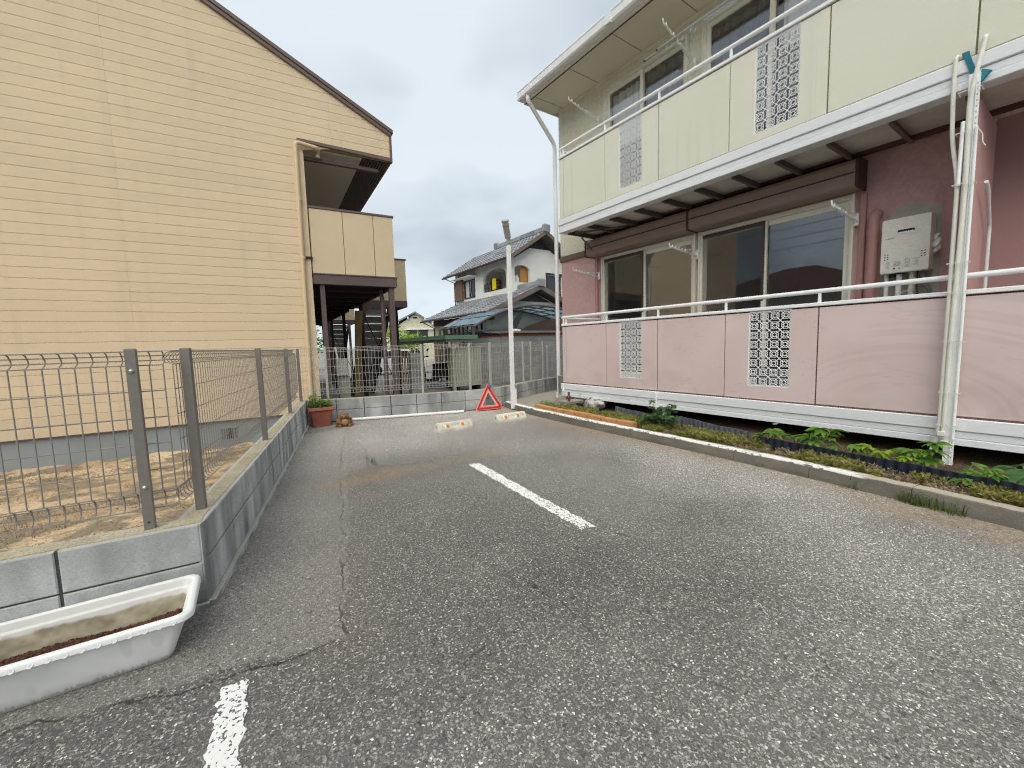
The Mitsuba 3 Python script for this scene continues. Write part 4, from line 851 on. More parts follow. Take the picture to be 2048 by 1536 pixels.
P(t, 'label_print', cat([rb(1.285 + 0.006, 1.285 + 0.006 + g.uniform(.02, .055), 1.802 - 0.0095 * i, 1.8045 - 0.0095 * i, 5.4988, 5.4982) for i in range(8)] + [rb(1.213, 1.213 + g.uniform(.045, .062), 1.80 - 0.0068 * i, 1.8025 - 0.0068 * i, 5.4988, 5.4982) for i in range(7)] + [rb(1.215, 1.227, 1.730, 1.741, 5.4988, 5.4982), rb(1.25, 1.268, 1.730, 1.745, 5.4988, 5.4982)] + [rb(1.145, 1.145 + g.uniform(.03, .052), 1.815 - 0.0075 * i, 1.8168 - 0.0075 * i, 5.5, 5.4992) for i in range(11)] + [rb(1.08, 1.08 + g.uniform(.03, .055), 1.815 - 0.0085 * i, 1.8168 - 0.0085 * i, 5.5, 5.4992) for i in range(9)]), 'm_print')
tm = meshkit.text_mesh('NORITZ', 0.0105, 0.0008, bold=True); tv = np.array(tm.vertices)
P(t, 'maker_name', (np.c_[np.full(len(tv), 5.4992) - tv[:, 2], 1.318 - tv[:, 0], 2.026 + tv[:, 1]], np.array(tm.faces)[:, ::1]), 'm_print')
P(t, 'maker_emblem', cat([rb(1.327, 1.331, 2.026, 2.037, 5.5, 5.4992), rb(1.334, 1.338, 2.026, 2.037, 5.5, 5.4992), rb(1.327, 1.338, 2.0305, 2.0325, 5.5, 5.4991)]), 'm_lamp')
P(t, 'screw', cat([sph((5.515, 1.33, hz1 + 0.002), 0.006, 1), sph((5.515, 1.06, hz1 + 0.002), 0.006, 1), sph((5.505, 1.33, hz0 - 0.004), 0.005, 1), sph((5.505, 1.05, hz0 - 0.004), 0.005, 1)]), 'm_lamp')
P(t, 'water_pipe', tube(bend([(5.60, 1.335, 1.70), (5.60, 1.335, 1.25), (5.60, 1.33, 0.6)], 0.05), 0.019, 10), 'm_pvc', 50)
P(t, 'water_pipe', tube(bend([(5.58, 1.235, 1.70), (5.58, 1.235, 1.56), (5.585, 1.24, 1.30), (5.60, 1.24, 0.7)], 0.05), 0.023, 10), 'm_white', 50)
P(t, 'gas_valve', cat([tube([(5.58, 1.285, 1.70), (5.58, 1.285, 1.66)], 0.028, 10), rb(1.20, 1.30, 1.685, 1.70, 5.62, 5.54)]), 'm_black')
P(t, 'lagged_pipe', cat([tube(bend([(5.59, 1.14, 1.70), (5.59, 1.145, 1.47), (5.60, 1.15, 1.2), (5.62, 1.15, 0.7)], 0.04), 0.024, 10)] + [tube([(5.59, 1.143, 1.55 - .03 * i), (5.59, 1.143, 1.535 - .03 * i)], 0.027, 10) for i in range(9)]), 'm_hose', 50)
P(t, 'drain_hose', tube(bend([(5.59, 1.06, 1.70), (5.58, 1.06, 1.57), (5.58, 1.01, 1.51), (5.58, 0.99, 1.38)], 0.06, 6), 0.017, 10), 'm_grey_hose', 50)
P(t, 'power_cable', tube(bend([(5.57, 1.10, 1.70), (5.56, 1.10, 1.55), (5.58, 1.075, 1.3), (5.62, 1.07, 0.8)], 0.05, 6), 0.0045, 6), 'm_black', 50)
P(t, 'gas_hose', tube(bend([(5.60, 1.30, 1.36), (5.585, 1.27, 1.46), (5.58, 1.18, 1.52), (5.58, 1.13, 1.52)], 0.08, 8), 0.005, 6), 'm_hose', 50)
P(t, 'loose_wrap', blob(lambda x, y, z: 0.035 - math.sqrt((x - 5.60) ** 2 + ((y - 0.985) * 1.3) ** 2 + ((z - 1.93) * 0.42) ** 2) + 0.012 * math.sin(z * 90 + y * 60) * math.sin(x * 80), (5.5, 0.92, 1.8), (5.7, 1.05, 2.06), 0.008), 'm_pvc', True)

# ------------------------------------------------------------------ laundry brackets and poles
def bracket(y, z, dy, dz, label, reach=0.56, stand=0):
    t = thing('laundry_bracket', label, 'laundry bracket', None)
    x = 5.66
    P(t, 'wall_plate', rb(y - 0.02, y + 0.02, z - 0.075, z + 0.055, x, x - 0.022, 0.004), 'm_white')
    d = V(-reach, dy, dz); o = V(x - 0.022, y, z - 0.03)
    side = 0.011
    arm = cat([tube([o + V(0, s, 0), o + d * 0.5 + V(0, s, 0.0), o + d + V(0, s * 0.6, 0)], 0.0065, 6) for s in (-side, side)] + [tube([V(x - 0.022, y, z + 0.04), o + d * 0.42 + V(0, 0, 0.035), o + d * 0.45], 0.007, 6)])
    P(t, 'arm', arm, 'm_white', 50)
    for q in (0.52, 0.76, 1.0):
        p = o + d * q
        P(t, 'hook', cat([tube([p + V(0.035, 0, 0.0), p + V(0.012, 0, -0.006), p + V(-0.012, 0, -0.004), p + V(-0.030, 0, 0.015), p + V(-0.036, 0, 0.055 if q > .9 else 0.04)], 0.0085, 6), tube([p + V(0.035, 0, 0), p + V(0.04, 0, 0.035)], 0.008, 6)]), 'm_white', 50)
bracket(5.31, 2.29, 0.03, 0.07, 'white laundry bracket left of the lower windows beside the downpipe corner')
bracket(3.435, 2.31, 0.03, 0.07, 'white laundry bracket between the two lower windows')
bracket(1.62, 2.33, 0.03, 0.07, 'white laundry bracket right of the lower windows near the water heater')
bracket(5.30, 4.93, 0.02, 0.17, 'empty white laundry bracket at the left end of the upper balcony', 0.62)
bracket(3.51, 4.90, 0.03, 0.30, 'raised white laundry bracket carrying two poles on the upper balcony', 0.62)
for y0, y1, x, z, lab in ((3.98, -2.6, 5.20, 5.03, 'upper of two steel laundry poles resting on the raised bracket'), (3.70, -2.6, 5.10, 4.98, 'lower of two steel laundry poles resting on the raised bracket')):
    t = thing('laundry_pole', lab, 'laundry pole')
    P(t, 'tube', tube([(x, y0, z), (x, y1, z)], 0.0145, 10), 'm_chrome', 50)
    P(t, 'end_cap', tube([(x, y0 + 0.02, z), (x, y0, z)], 0.016, 10), 'm_black', 50)
    P(t, 'hanging_clips', cat([tube([(x, y, z - 0.012), (x + 0.004, y + 0.004, z - 0.05), (x, y + 0.012, z - 0.065)], 0.004, 5) for y in (3.56, 3.40, 3.22)] + [tube([(x, 3.05 - .036 * i, z - 0.03 - 0.010 * (i % 2)) for i in range(30)], 0.0035, 5)]), 'm_alu')

# ------------------------------------------------------------------ steel cable post in front of the balconies
t = thing('cable_post', 'white steel post with bundled cable conduits standing in the bed before the right balcony', 'post')
cx, cy = 4.71, 0.685
P(t, 'post', box(cx - 0.018, cx + 0.018, cy - 0.028, cy + 0.028, 0.02, 2.99, W, 0.003), 'm_white')
P(t, 'perforated_strip', cat([box(cx - 0.03, cx - 0.019, cy - 0.031, cy - 0.012, 0.03, 2.95)]), 'm_white')
P(t, 'strip_holes', cat([box(cx - 0.031, cx - 0.0295, cy - 0.025, cy - 0.018, 0.1 + 0.04 * i, 0.112 + 0.04 * i) for i in range(71)]), 'm_lamp')
P(t, 'conduit', tube(bend([(4.79, 0.655, 3.255), (4.745, 0.65, 3.24), (4.70, 0.675, 3.02), (4.675, 0.70, 2.80), (4.672, 0.69, 2.2), (4.668, 0.70, 1.6), (4.668, 0.71, 0.9), (4.668, 0.715, 0.3)], 0.15, 7), 0.0145, 12), 'm_hose', 50)
P(t, 'conduit', tube(bend([(4.79, 0.795, 3.19), (4.755, 0.80, 3.17), (4.745, 0.80, 2.9), (4.725, 0.785, 2.55), (4.69, 0.735, 2.25), (4.68, 0.735, 1.3), (4.68, 0.74, 0.32), (4.70, 0.78, 0.14)], 0.12, 7), 0.014, 12), 'm_hose', 50)
P(t, 'conduit', tube(bend([(4.675, 0.655, 2.60), (4.675, 0.655, 1.3), (4.675, 0.66, 0.25)], 0.1), 0.010, 10), 'm_white', 50)
P(t, 'conduit', tube(bend([(4.673, 0.725, 2.66), (4.672, 0.728, 2.2)], 0.1), 0.012, 10), 'm_white', 50)
for z_ in (2.86, 2.57, 2.2, 1.62, 1.40, 1.02, 0.62, 0.36): P(t, 'cable_tie', cat([box(cx - 0.075, cx + 0.019, 0.755, 0.757, z_, z_ + 0.006), box(cx - 0.075, cx - 0.073, 0.638, 0.757, z_, z_ + 0.006), box(cx - 0.075, cx + 0.02, 0.638, 0.640, z_, z_ + 0.006)]), 'm_hose')
P(t, 'string', tube([(4.64, 0.64, 2.57), (4.66, 0.62, 2.53), (4.655, 0.615, 2.47), (4.66, 0.60, 2.44)], 0.003, 5), 'm_pvc')
P(t, 'clip', cat([box(4.63, 4.70, 0.70, 0.74, 0.28, 0.31), box(4.63, 4.66, 0.68, 0.72, 0.20, 0.24)]), 'm_hose')
t = thing('anchor_strap', 'teal strap tying the cable post top to the upper balcony edge', 'strap')
P(t, 'band', cat([plate([(0, -0.016), (0.245, -0.016), (0.245, 0.016), (0, 0.016)], 0, 0.004, 0, Fr((4.758, 0.75, 3.185), (-0.02, -0.28, -0.96), (0, 0.96, -0.28), (-1, 0, 0))), box(4.755, 4.79, 0.732, 0.768, 3.175, 3.19)]), 'm_teal')
P(t, 'knot', cat([plate([(0, -0.02), (0.08, -0.03), (0.09, 0.03), (0, 0.02)], 0, 0.02, 0.003, Fr((4.74, 0.672, 2.93), (0.1, -0.5, 0.8), (0, 0.9, 0.4), (-1, 0, 0)))]), 'm_teal')

# ================================================================== KERB AND PLANTING BED
t = thing('kerb', 'worn concrete kerb with white paint edging the planting bed', 'kerb')
kat, kL = arc(KERB)
joints = [0.0]
while joints[-1] < kL: joints.append(joints[-1] + 0.60)
for a, b in zip(joints, joints[1:]):
    p, q = kat(a + 0.002), kat(min(b, kL) - 0.002); d = q - p; l = np.linalg.norm(d); d = d / l; nrm = V(-d[1], d[0])
    fr = Fr((*p, 0), (*d, 0), (*nrm, 0), (0, 0, 1))
    pr = [(-0.006, -0.05), (-0.004, 0.03), (0.004, 0.092), (0.010, 0.1), (0.105, 0.1), (0.112, 0.093), (0.112, -0.05)]
    n_ = 14; rings = []
    for i in range(n_ + 1):
        jt = meshkit.noise(V(a * 7 + i * 1.7, 3.0, 1.0)) - 0.5
        rings.append(np.array([fr(V(l * i / n_, o + (jt * 0.006 if h > .05 else 0), h + (jt * 0.004 if h > .05 else 0))) for o, h in pr]))
    m = loft(rings)
    P(t, 'kerb_stone', (m[0], m[1]), 'm_kerb')
def kx(y):
    return float(np.interp(y, [p[1] for p in KERB[::-1]], [p[0] for p in KERB[::-1]]))
def bed_z(x, y):
    q = np.stack([x * 3.0, y * 3.0, 0 * x], -1)
    k = np.clip((x - 3.8) / 1.2, 0, 1)
    return 0.062 + 0.035 * (meshkit.fbm(q, 3, 2) - 0.4) + 0.012 * (meshkit.fbm(q * 6, 3, 4) - 0.5) - 0.03 * k
def bed_fn(u, v):
    y = -3.2 + 8.55 * v
    x0 = np.interp(y, [p[1] for p in KERB[::-1]], [p[0] for p in KERB[::-1]]) + 0.107
    x = x0 + (5.56 - x0) * u
    return np.stack([x, y, bed_z(x, y)], -1)
ground_piece('planting_bed', grid(46, 190, bed_fn), 'm_bed', 'dark crumbly soil of the planting bed along the pink building', smooth=True)
# low sedum and moss
def sprigs(n, place, size, seed, nl=(7, 12)):
    g = np.random.default_rng(seed); v, f = [], []
    for _ in range(n):
        p = place(g)
        if p is None: continue
        b = V(*p); h = g.uniform(*size); az = g.uniform(0, 6.28); tl = g.uniform(0, .5); ax = V(math.cos(az) * tl, math.sin(az) * tl, 1); ax /= np.linalg.norm(ax)
        m = g.integers(*nl)
        for i in range(m):
            q = b + ax * h * (0.25 + 0.75 * i / m); a = i * 2.4 + az; e = g.uniform(0.15, 1.0)
            d = V(math.cos(a) * math.cos(e), math.sin(a) * math.cos(e), math.sin(e)); s = np.cross(d, ax); s /= np.linalg.norm(s) + 1e-9
            L_ = h * g.uniform(0.30, 0.5); w = L_ * 0.2
            k = len(v); v += [q, q + d * L_ * .5 + s * w, q + d * L_, q + d * L_ * .5 - s * w + V(0, 0, -w * .4)]; f += [(k, k + 1, k + 2), (k, k + 2, k + 3)]
    return np.array(v), np.array(f)
def moss_place(y0, y1, w0, w1, thr, sd):
    def fn(g):
        y = g.uniform(y0, y1); x = kx(y) + (0.215 if y > 2.98 else 0.11) + (g.uniform() ** 1.2) * np.interp(y, [y0, y1], [w0, w1])
        if meshkit.fbm(V(x * 3.2, y * 3.2, sd), 3, 4) < thr: return None
        return x, y, float(bed_z(np.array(x), np.array(y))) - 0.008
    return fn
ground_piece('sedum', sprigs(9000, moss_place(2.0, 4.95, 0.38, 0.42, 0.30, 1.0), (0.035, 0.095), 1), 'm_moss', 'thick olive sedum and moss at the far end of the bed', kind='stuff')
ground_piece('sedum', sprigs(3600, moss_place(3.1, 4.85, 0.4, 0.45, 0.40, 5.0), (0.03, 0.085), 2), 'm_moss_green', 'bright green sedum behind the row of bricks', kind='stuff')
ground_piece('sedum', sprigs(4600, moss_place(-1.2, 2.3, 0.22, 0.32, 0.52, 2.0), (0.03, 0.085), 3), 'm_moss', 'thin patches of yellow-green sedum between kerb and black edging', kind='stuff')
ground_piece('dead_sedum', sprigs(4200, moss_place(-1.2, 4.4, 0.35, 0.4, 0.42, 8.0), (0.02, 0.065), 4), 'm_dry', 'dry brown sedum in the bed along the kerb', kind='stuff')
def weed(y0, y1, dx, n, h, lab, seed, z=0.0, spread=0.02, m='m_grass'):
    k = solo('grass_tuft', blades(n, lambda g: (kx(yy := g.uniform(y0, y1)) + dx + g.normal(0, spread), yy, z), h, 0.0020, 0.7, seed), m, lab, 'weed')
weed(0.42, 0.74, -0.015, 210, (0.03, 0.115), 'long tuft of grass growing at the kerb foot near the right edge', 31)
weed(0.95, 1.02, -0.012, 22, (0.04, 0.13), 'thin sprig of grass at the kerb foot where the white paint ends', 32)
weed(1.60, 1.68, -0.01, 16, (0.02, 0.06), 'tiny weed at the kerb foot before the black edging', 33)
weed(5.10, 5.36, 0.42, 420, (0.05, 0.16), 'bright grass tuft at the far end of the bed beside the water bottles', 34, 0.05, 0.08, 'm_moss_green')
k = solo('grass_tuft', blades(40, lambda g: (1.10 + g.normal(0, .012), 3.98 + g.normal(0, .05), 0.0), (0.02, 0.08), 0.0018, 0.7, 35), 'm_grass', 'small grass tuft in the crack of the asphalt patch', 'weed')
# bricks
bl_names = ['brick at the far left end of the row edging the bed', 'second brick from the far end of the row edging the bed', 'third brick from the far end of the row edging the bed', 'fourth brick from the far end of the row edging the bed', 'fifth brick from the far end, fourth from the near end of the row', 'third brick from the near end of the row edging the bed', 'second brick from the near end of the row edging the bed', 'nearest, rightmost brick of the row edging the bed']
for i in range(8):
    y = 5.02 - 0.252 * i; x = kx(y) + 0.155 + 0.004 * math.sin(i * 2.1); d = V(kx(y - .12) - kx(y + .12), -0.24); d /= np.linalg.norm(d)
    fr = Fr((x, y, 0.03), (*d, 0), (-d[1], d[0], 0), (0, 0, 1))
    solo('brick', box(-0.117, 0.117, -0.048, 0.048, 0.0, 0.118 + 0.004 * math.sin(i * 5), fr, 0.006), 'm_brick', 'orange ' + bl_names[i], 'brick', 'bricks edging the planting bed')
def edging(pts, z0, z1, m, lab, seed):
    """A corrugated plastic or timber edging strip."""
    at, L = arc(pts); n = int(L / 0.012); ring = []
    for i in range(n + 1):
        s = L * i / n; p = at(s); d = at(min(s + .02, L)) - at(max(s - .02, 0)); d /= np.linalg.norm(d); nr = V(-d[1], d[0])
        w = 0.006 * math.sin(s * 95); zt = z1 + 0.012 * (meshkit.fbm(V(s * 6, seed, 0.0), 3) - 0.5); le = 0.02 * (meshkit.noise(V(s * 2, seed, 3.0)) - .5)
        a, b, c, e = p + nr * (w), p + nr * (w + le), p + nr * (w + le + 0.012), p + nr * (w + 0.012)
        ring.append(np.array([(*a, z0), (*b, zt), (*c, zt), (*e, z0)]))
    solo('bed_edging', loft(ring), m, lab, 'garden edging')
edging([(4.09, 1.86), (4.07, 1.5), (4.03, 1.15), (4.00, 0.80), (3.985, 0.70)], 0.03, 0.165, 'm_edge_black', 'black plastic edging strip holding back the leafy plants', 1.0)
edging([(4.02, 0.70), (3.98, 0.45), (3.93, 0.22), (3.80, -0.4), (3.66, -1.2)], 0.03, 0.155, 'm_edge_black', 'black plastic edging strip at the right edge of the picture', 2.0)
edging([(4.09, 1.862), (4.35, 1.90)], 0.03, 0.16, 'm_edge_black', 'short black edging end piece turning towards the building', 3.0)
edging([(4.50, 3.95), (4.38, 3.55), (4.27, 3.15)], 0.04, 0.185, 'm_edge_grey', 'grey corrugated edging strip left of the rose bush', 4.0)
edging([(4.52, 3.0), (4.45, 2.7), (4.32, 2.35), (4.24, 2.0)], 0.04, 0.165, 'm_edge_grey', 'grey corrugated edging strip right of the rose bush', 5.0)
# rose bush
def leaf_mesh(L_, w, droop, fold=0.25, n=5):
    """One leaf along +x, its midrib bent down, tip pointed."""
    v, f = [], []
    for i in range(n + 1):
        u = i / n; hw = w * math.sin(math.pi * min(0.98, u ** 0.8) * 0.97 + 0.03); z = -droop * L_ * u * u
        v += [(L_ * u, -hw, z + fold * hw), (L_ * u, 0, z), (L_ * u, hw, z + fold * hw)]
    for i in range(n):
        a = 3 * i; f += [(a, a + 3, a + 4), (a, a + 4, a + 1), (a + 1, a + 4, a + 5), (a + 1, a + 5, a + 2)]
    return np.array(v), np.array(f)
def orient(m, p, az, el, roll=0.0, s=1.0):
    d = V(math.cos(az) * math.cos(el), math.sin(az) * math.cos(el), math.sin(el)); sd = V(-math.sin(az), math.cos(az), 0); up = np.cross(d, sd)
    c, q = math.cos(roll), math.sin(roll); s2, u2 = sd * c + up * q, up * c - sd * q
    return np.asarray(p) + s * (m[0][:, :1] * d + m[0][:, 1:2] * s2 + m[0][:, 2:] * u2), m[1]
t = thing('rose_bush', 'dark green leafy rose bush in the middle of the bed before the pink panels', 'bush')
g = np.random.default_rng(8); L1 = leaf_mesh(0.042, 0.013, 0.35); ms, st = [], []
bc = V(4.10, 2.93, 0.05)
for i in range(17):
    az, rr, hh = g.uniform(0, 6.28), g.uniform(0.05, 0.24), g.uniform(0.14, 0.36)
    e = bc + V(math.cos(az) * rr * 0.8, math.sin(az) * rr * 1.25, hh * (1 - 0.5 * rr)); md = bc * .5 + e * .5 + V(0, 0, 0.05)
    st.append(tube([bc + V(*g.uniform(-.02, .02, 2), 0), md, e], [0.006, 0.004, 0.002], 5))
    for j in range(10):
        u = g.uniform(0.3, 1.05); p = bc * (1 - u) ** 2 + 2 * u * (1 - u) * md + e * u * u + g.normal(0, .016, 3); a0 = g.uniform(0, 6.28); el = g.uniform(-.35, .6)
        for k, (da, fwd) in enumerate(((0, .028), (1.1, .012), (-1.1, .012), (1.0, .026), (-1.0, .026))):
            ms.append(orient(L1, p + V(math.cos(a0), math.sin(a0), 0) * fwd, a0 + da, el + g.normal(0, .2), g.normal(0, .4), g.uniform(.75, 1.2)))
P(t, 'foliage', cat(ms), 'm_leaf_rose', True, stuff=True); P(t, 'stem', cat(st), 'm_wood_stem', 60)
# palmate plants in the black edged bed
LF7 = leaf_mesh(1.0, 0.20, 0.35, 0.2, 6)
def palmate(p, top, spread, mat_l, g, size, n=7):
    ms = []
    az = math.atan2(spread[1], spread[0])
    for i in range(n):
        a = (i - (n - 1) / 2) * (2.5 / (n - 1)); L_ = size * (1 - 0.25 * abs(a) / 1.25) * g.uniform(.9, 1.1)
        ms.append(orient(LF7, top, az + a, g.uniform(-0.15, 0.30), g.normal(0, .25), L_))
    return cat(ms)
def hellebore(y, x, lab, hs, mat_l, seed, size=0.085, flower=False, sp=0.11):
    g = np.random.default_rng(seed); t = thing('leafy_plant', lab, 'plant')
    b = V(x, y, 0.05); hs = [h * 1.25 for h in hs] + [h * 0.8 for h in hs[:2]]; size = size * 1.12
    for i, h in enumerate(hs):
        az = g.uniform(0, 6.28) if i else 3.6; r_ = g.uniform(.3, 1.0) * sp
        tp = b + V(math.cos(az) * r_, math.sin(az) * r_ * 1.2, h)
        P(t, 'stem', tube([b + V(*g.normal(0, .012, 2), 0), (b + tp) / 2 + V(math.cos(az) * -.01, 0, 0.015), tp], [0.0045, 0.004, 0.003], 6), 'm_stem', 60)
        P(t, 'leaf', palmate(b, tp, (math.cos(az) + g.normal(0, .3), math.sin(az) + g.normal(0, .3)), mat_l, g, size * g.uniform(.8, 1.15)), mat_l, True)
    if flower:
        for q in range(3): P(t, 'flower', cat([orient(leaf_mesh(0.022, 0.008, .1), b + V(-.02 + .02 * q, -.03, hs[0] + .04), a, .5) for a in np.arange(5) * 1.257]), 'm_petal', True)
hellebore(1.78, 4.22, 'leafy plant with pale faded flowers, leftmost behind the black edging', (0.15, 0.12, 0.13, 0.09), 'm_leaf', 3, 0.105, True)
hellebore(1.62, 4.36, 'small low leafy plant second from the left behind the black edging', (0.10, 0.08, 0.11), 'm_leaf', 12, 0.075)
hellebore(1.43, 4.28, 'tallest leafy plant with drooping palm-shaped leaves in the black edged bed', (0.20, 0.17, 0.14, 0.18, 0.11), 'm_leaf', 5, 0.125)
hellebore(1.20, 4.30, 'leafy plant with a bare brown stalk in the middle of the black edged bed', (0.12, 0.09, 0.13, 0.07), 'm_leaf', 21, 0.085)
hellebore(1.02, 4.28, 'bright young leafy plant left of the yellow-green clump', (0.10, 0.13, 0.08, 0.06), 'm_leaf_bright', 6, 0.085)
hellebore(0.86, 4.26, 'yellow-green clump of young leaves before the cable post', (0.09, 0.12, 0.07, 0.10, 0.06, 0.11), 'm_leaf_bright', 7, 0.08, sp=0.09)
hellebore(0.74, 4.34, 'tall long-stalked leafy plant beside the foot of the cable post', (0.19, 0.15, 0.11), 'm_leaf', 9, 0.095)
hellebore(0.53, 4.20, 'low leafy plant just right of the cable post foot', (0.08, 0.10, 0.06), 'm_leaf', 14, 0.08)
hellebore(0.42, 4.10, 'pair of pale leafy shoots leaning over the right edging strip', (0.10, 0.12, 0.06, 0.05), 'm_leaf', 15, 0.085)
t = thing('leafy_plant', 'dark broad-leaved plant at the right edge of the picture', 'plant')
g = np.random.default_rng(5); LB = leaf_mesh(0.15, 0.055, 0.6, 0.15, 7)
for i in range(11):
    az = g.uniform(0, 6.28); p = V(4.24, 0.24, 0.05); q = p + V(math.cos(az) * .05, math.sin(az) * .07, g.uniform(.06, .17))
    P(t, 'stem', tube([p, (p + q) / 2 + V(0, 0, .02), q], 0.003, 5), 'm_stem', 60)
    P(t, 'leaf', orient(LB, q, az, g.uniform(-.1, .5), g.normal(0, .3), g.uniform(.7, 1.0)), 'm_leaf_dark', True)
# bottles, slab, stones under the building's corner
t = thing('stone_slab', 'small flat grey stone slab at the end of the bed under the bottles', 'slab')
P(t, 'top', box(4.44, 4.86, 4.86, 5.08, 0.125, 0.165, W, 0.008), 'm_rc_wall'); P(t, 'side', box(4.46, 4.84, 4.88, 5.06, 0.02, 0.124, W, 0.004), 'm_rc_wall')
def bottle(c, lab):
    t = thing('water_bottle', lab, 'bottle')
    P(t, 'body', lathe([(0.0, 0.0), (0.036, 0.002), (0.040, 0.012), (0.038, 0.05), (0.041, 0.055), (0.041, 0.13), (0.038, 0.135), (0.040, 0.15), (0.034, 0.185), (0.016, 0.212), (0.013, 0.22), (0.0, 0.221)], 18, c), 'm_glass', True)
    P(t, 'cap', lathe([(0, 0.221), (0.0155, 0.221), (0.0155, 0.24), (0, 0.241)], 14, c), 'm_pvc')
bottle((4.45, 5.13, 0.055), 'clear plastic water bottle standing left of the stone slab'); bottle((4.49, 5.02, 0.166), 'clear plastic water bottle with white cap on the stone slab'); bottle((4.79, 4.93, 0.166), 'clear plastic water bottle at the right end of the stone slab')
t = thing('red_figurine', 'small dark red figurine on the corner of the stone slab', 'figurine')
P(t, 'body', lathe([(0, 0), (0.018, 0.0), (0.02, 0.012), (0.012, 0.02), (0.03, 0.045), (0.032, 0.075), (0.02, 0.10), (0.011, 0.108)], 14, (4.50, 4.90, 0.166)), 'm_frog_lip', True)
P(t, 'head', sph((4.50, 4.90, 0.295), 0.024, 2), 'm_rock', True); P(t, 'bead', sph((4.475, 4.885, 0.235), 0.012, 1), 'm_red', True)
t = thing('stone', 'rounded speckled grey stone beside the slab under the balcony corner', 'stone')
P(t, 'rock', blob(lambda x, y, z: 1 - ((x - 4.74) / .13) ** 2 - ((y - 4.58) / .19) ** 2 - ((z - 0.12) / .105) ** 2 + 0.35 * math.sin(x * 43 + 2) * math.sin(y * 37) * math.sin(z * 51), (4.5, 4.3, -0.02), (4.95, 4.85, 0.3), 0.02), 'm_rock', True)
solo('black_pot', extr(sg.box(4.62, 4.73, 4.73, 4.84).buffer(.003), 0.03, 0.13), 'm_black', 'small black plastic pot between slab and speckled stone', 'pot')

# ================================================================== THINGS ON THE LOT
# parking stops
def stop(x, y, rz, lab):
    t = thing('parking_stop', lab, 'wheel stop', None)
    c, s = math.cos(rz), math.sin(rz); fr = Fr((x, y, 0), (c, s, 0), (-s, c, 0), (0, 0, 1)); hl = 0.25
    pr = [(0.0, 0.0), (0.0, 0.03), (0.045, 0.098), (0.055, 0.104), (0.105, 0.104), (0.115, 0.098), (0.155, 0.03), (0.155, 0.0)]
    r = []
    for a, k in ((-hl, 0.94), (-hl + 0.01, 1.0), (hl - 0.01, 1.0), (hl, 0.94)): r.append(np.array([fr(V(a, 0.0775 + (b - 0.0775) * k, h * k)) for b, h in pr]))
    m = loft(r); P(t, 'body', (m[0], m[1][:, ::-1]), 'm_stop')
    tilt = math.atan2(0.068, 0.045); sl = Fr(fr(V(0, 0.0225, 0.064)), (c, s, 0), tuple(fr(V(0, math.cos(tilt), math.sin(tilt))) - fr(V(0, 0, 0))), tuple(fr(V(0, -math.sin(tilt), math.cos(tilt))) - fr(V(0, 0, 0))))
    for a in (-0.115, 0.10):
        P(t, 'reflector', cat([box(a - 0.022, a + 0.022, -0.020, 0.020, 0.0005, 0.010, sl, 0.003)]), 'm_orange')
        P(t, 'reflector_frame', cat([box(a - 0.038, a - 0.024, -0.024, 0.024, 0.0005, 0.007, sl, 0.002), box(a + 0.024, a + 0.036, -0.024, 0.024, 0.0005, 0.007, sl, 0.002)]), 'm_pvc')
    P(t, 'arrow_mark', cat([box(-0.085, 0.07, 0.012, 0.0145, 0.0003, 0.0012, sl), box(-0.085, -0.07, 0.004, 0.012, 0.0003, 0.0012, sl)]), 'm_print')
    P(t, 'bolt_hole', extr(sg.Point(0.078, 0.055).buffer(0.011), hl - 0.002, hl + 0.0015, Fr(fr(V(0, 0, 0)), tuple(fr(V(0, 1, 0)) - fr(V(0, 0, 0))), (0, 0, 1), (-c, -s, 0))), 'm_black')
    for a in (-0.19, 0.19): P(t, 'anchor_hole', extr(sg.Point(a, 0.0).buffer(0.008), 0.0003, 0.0013, sl), 'm_joint')
stop(2.45, 4.845, -0.005, 'cream concrete wheel stop with two orange reflectors, nearer and left of the pair')
stop(3.375, 4.865, 0.005, 'cream concrete wheel stop with two orange reflectors, beside the kerb at right')
# warning triangle
t = thing('warning_triangle', 'red reflective warning triangle propped against the far block wall', 'warning triangle')
tl, tr_ = V(3.405, 5.985, 0.022), V(3.875, 5.905, 0.022)
A = (tr_ - tl) / np.linalg.norm(tr_ - tl); C = V(A[1], -A[0], 0.0); B = V(*(-C[:2] * 0.13), 1.0); B /= np.linalg.norm(B); C = np.cross(A, B)
wT = float(np.linalg.norm(tr_ - tl)); FT = Fr(tl, A, B, C)
tri = sg.Polygon([(0, 0), (wT, 0), (wT / 2, wT * 0.885)]).buffer(0.006)
def ring_t(a, b): return tri.buffer(-a, join_style=2).difference(tri.buffer(-b, join_style=2))
P(t, 'outer_frame', extr(ring_t(0.0, 0.007), -0.012, 0.012, FT), 'm_red_pale'); P(t, 'reflector_band', extr(ring_t(0.0072, 0.042), -0.006, 0.007, FT), 'm_red')
P(t, 'inner_band', extr(ring_t(0.0422, 0.066), -0.006, 0.005, FT), 'm_red_pale'); P(t, 'inner_lip', extr(ring_t(0.066, 0.070), -0.006, 0.008, FT), 'm_pvc')
P(t, 'foot', cat([box(-0.005, 0.02, -0.024, -0.003, -0.10, 0.02, FT), box(wT - 0.03, wT - 0.005, -0.022, -0.003, -0.10, 0.02, FT)]), 'm_red_pale')
P(t, 'foot_bar', box(0.03, wT - 0.03, -0.021, -0.008, -0.012, 0.004, FT), 'm_black')
P(t, 'blue_clip', cat([box(wT / 2 + 0.012, wT / 2 + 0.06, wT * .885 - 0.07, wT * .885 - 0.035, 0.006, 0.022, FT, 0.004), box(wT / 2 + 0.03, wT / 2 + 0.062, wT * .885 - 0.036, wT * .885 - 0.018, -0.01, 0.015, FT, 0.003)]), 'm_blue')
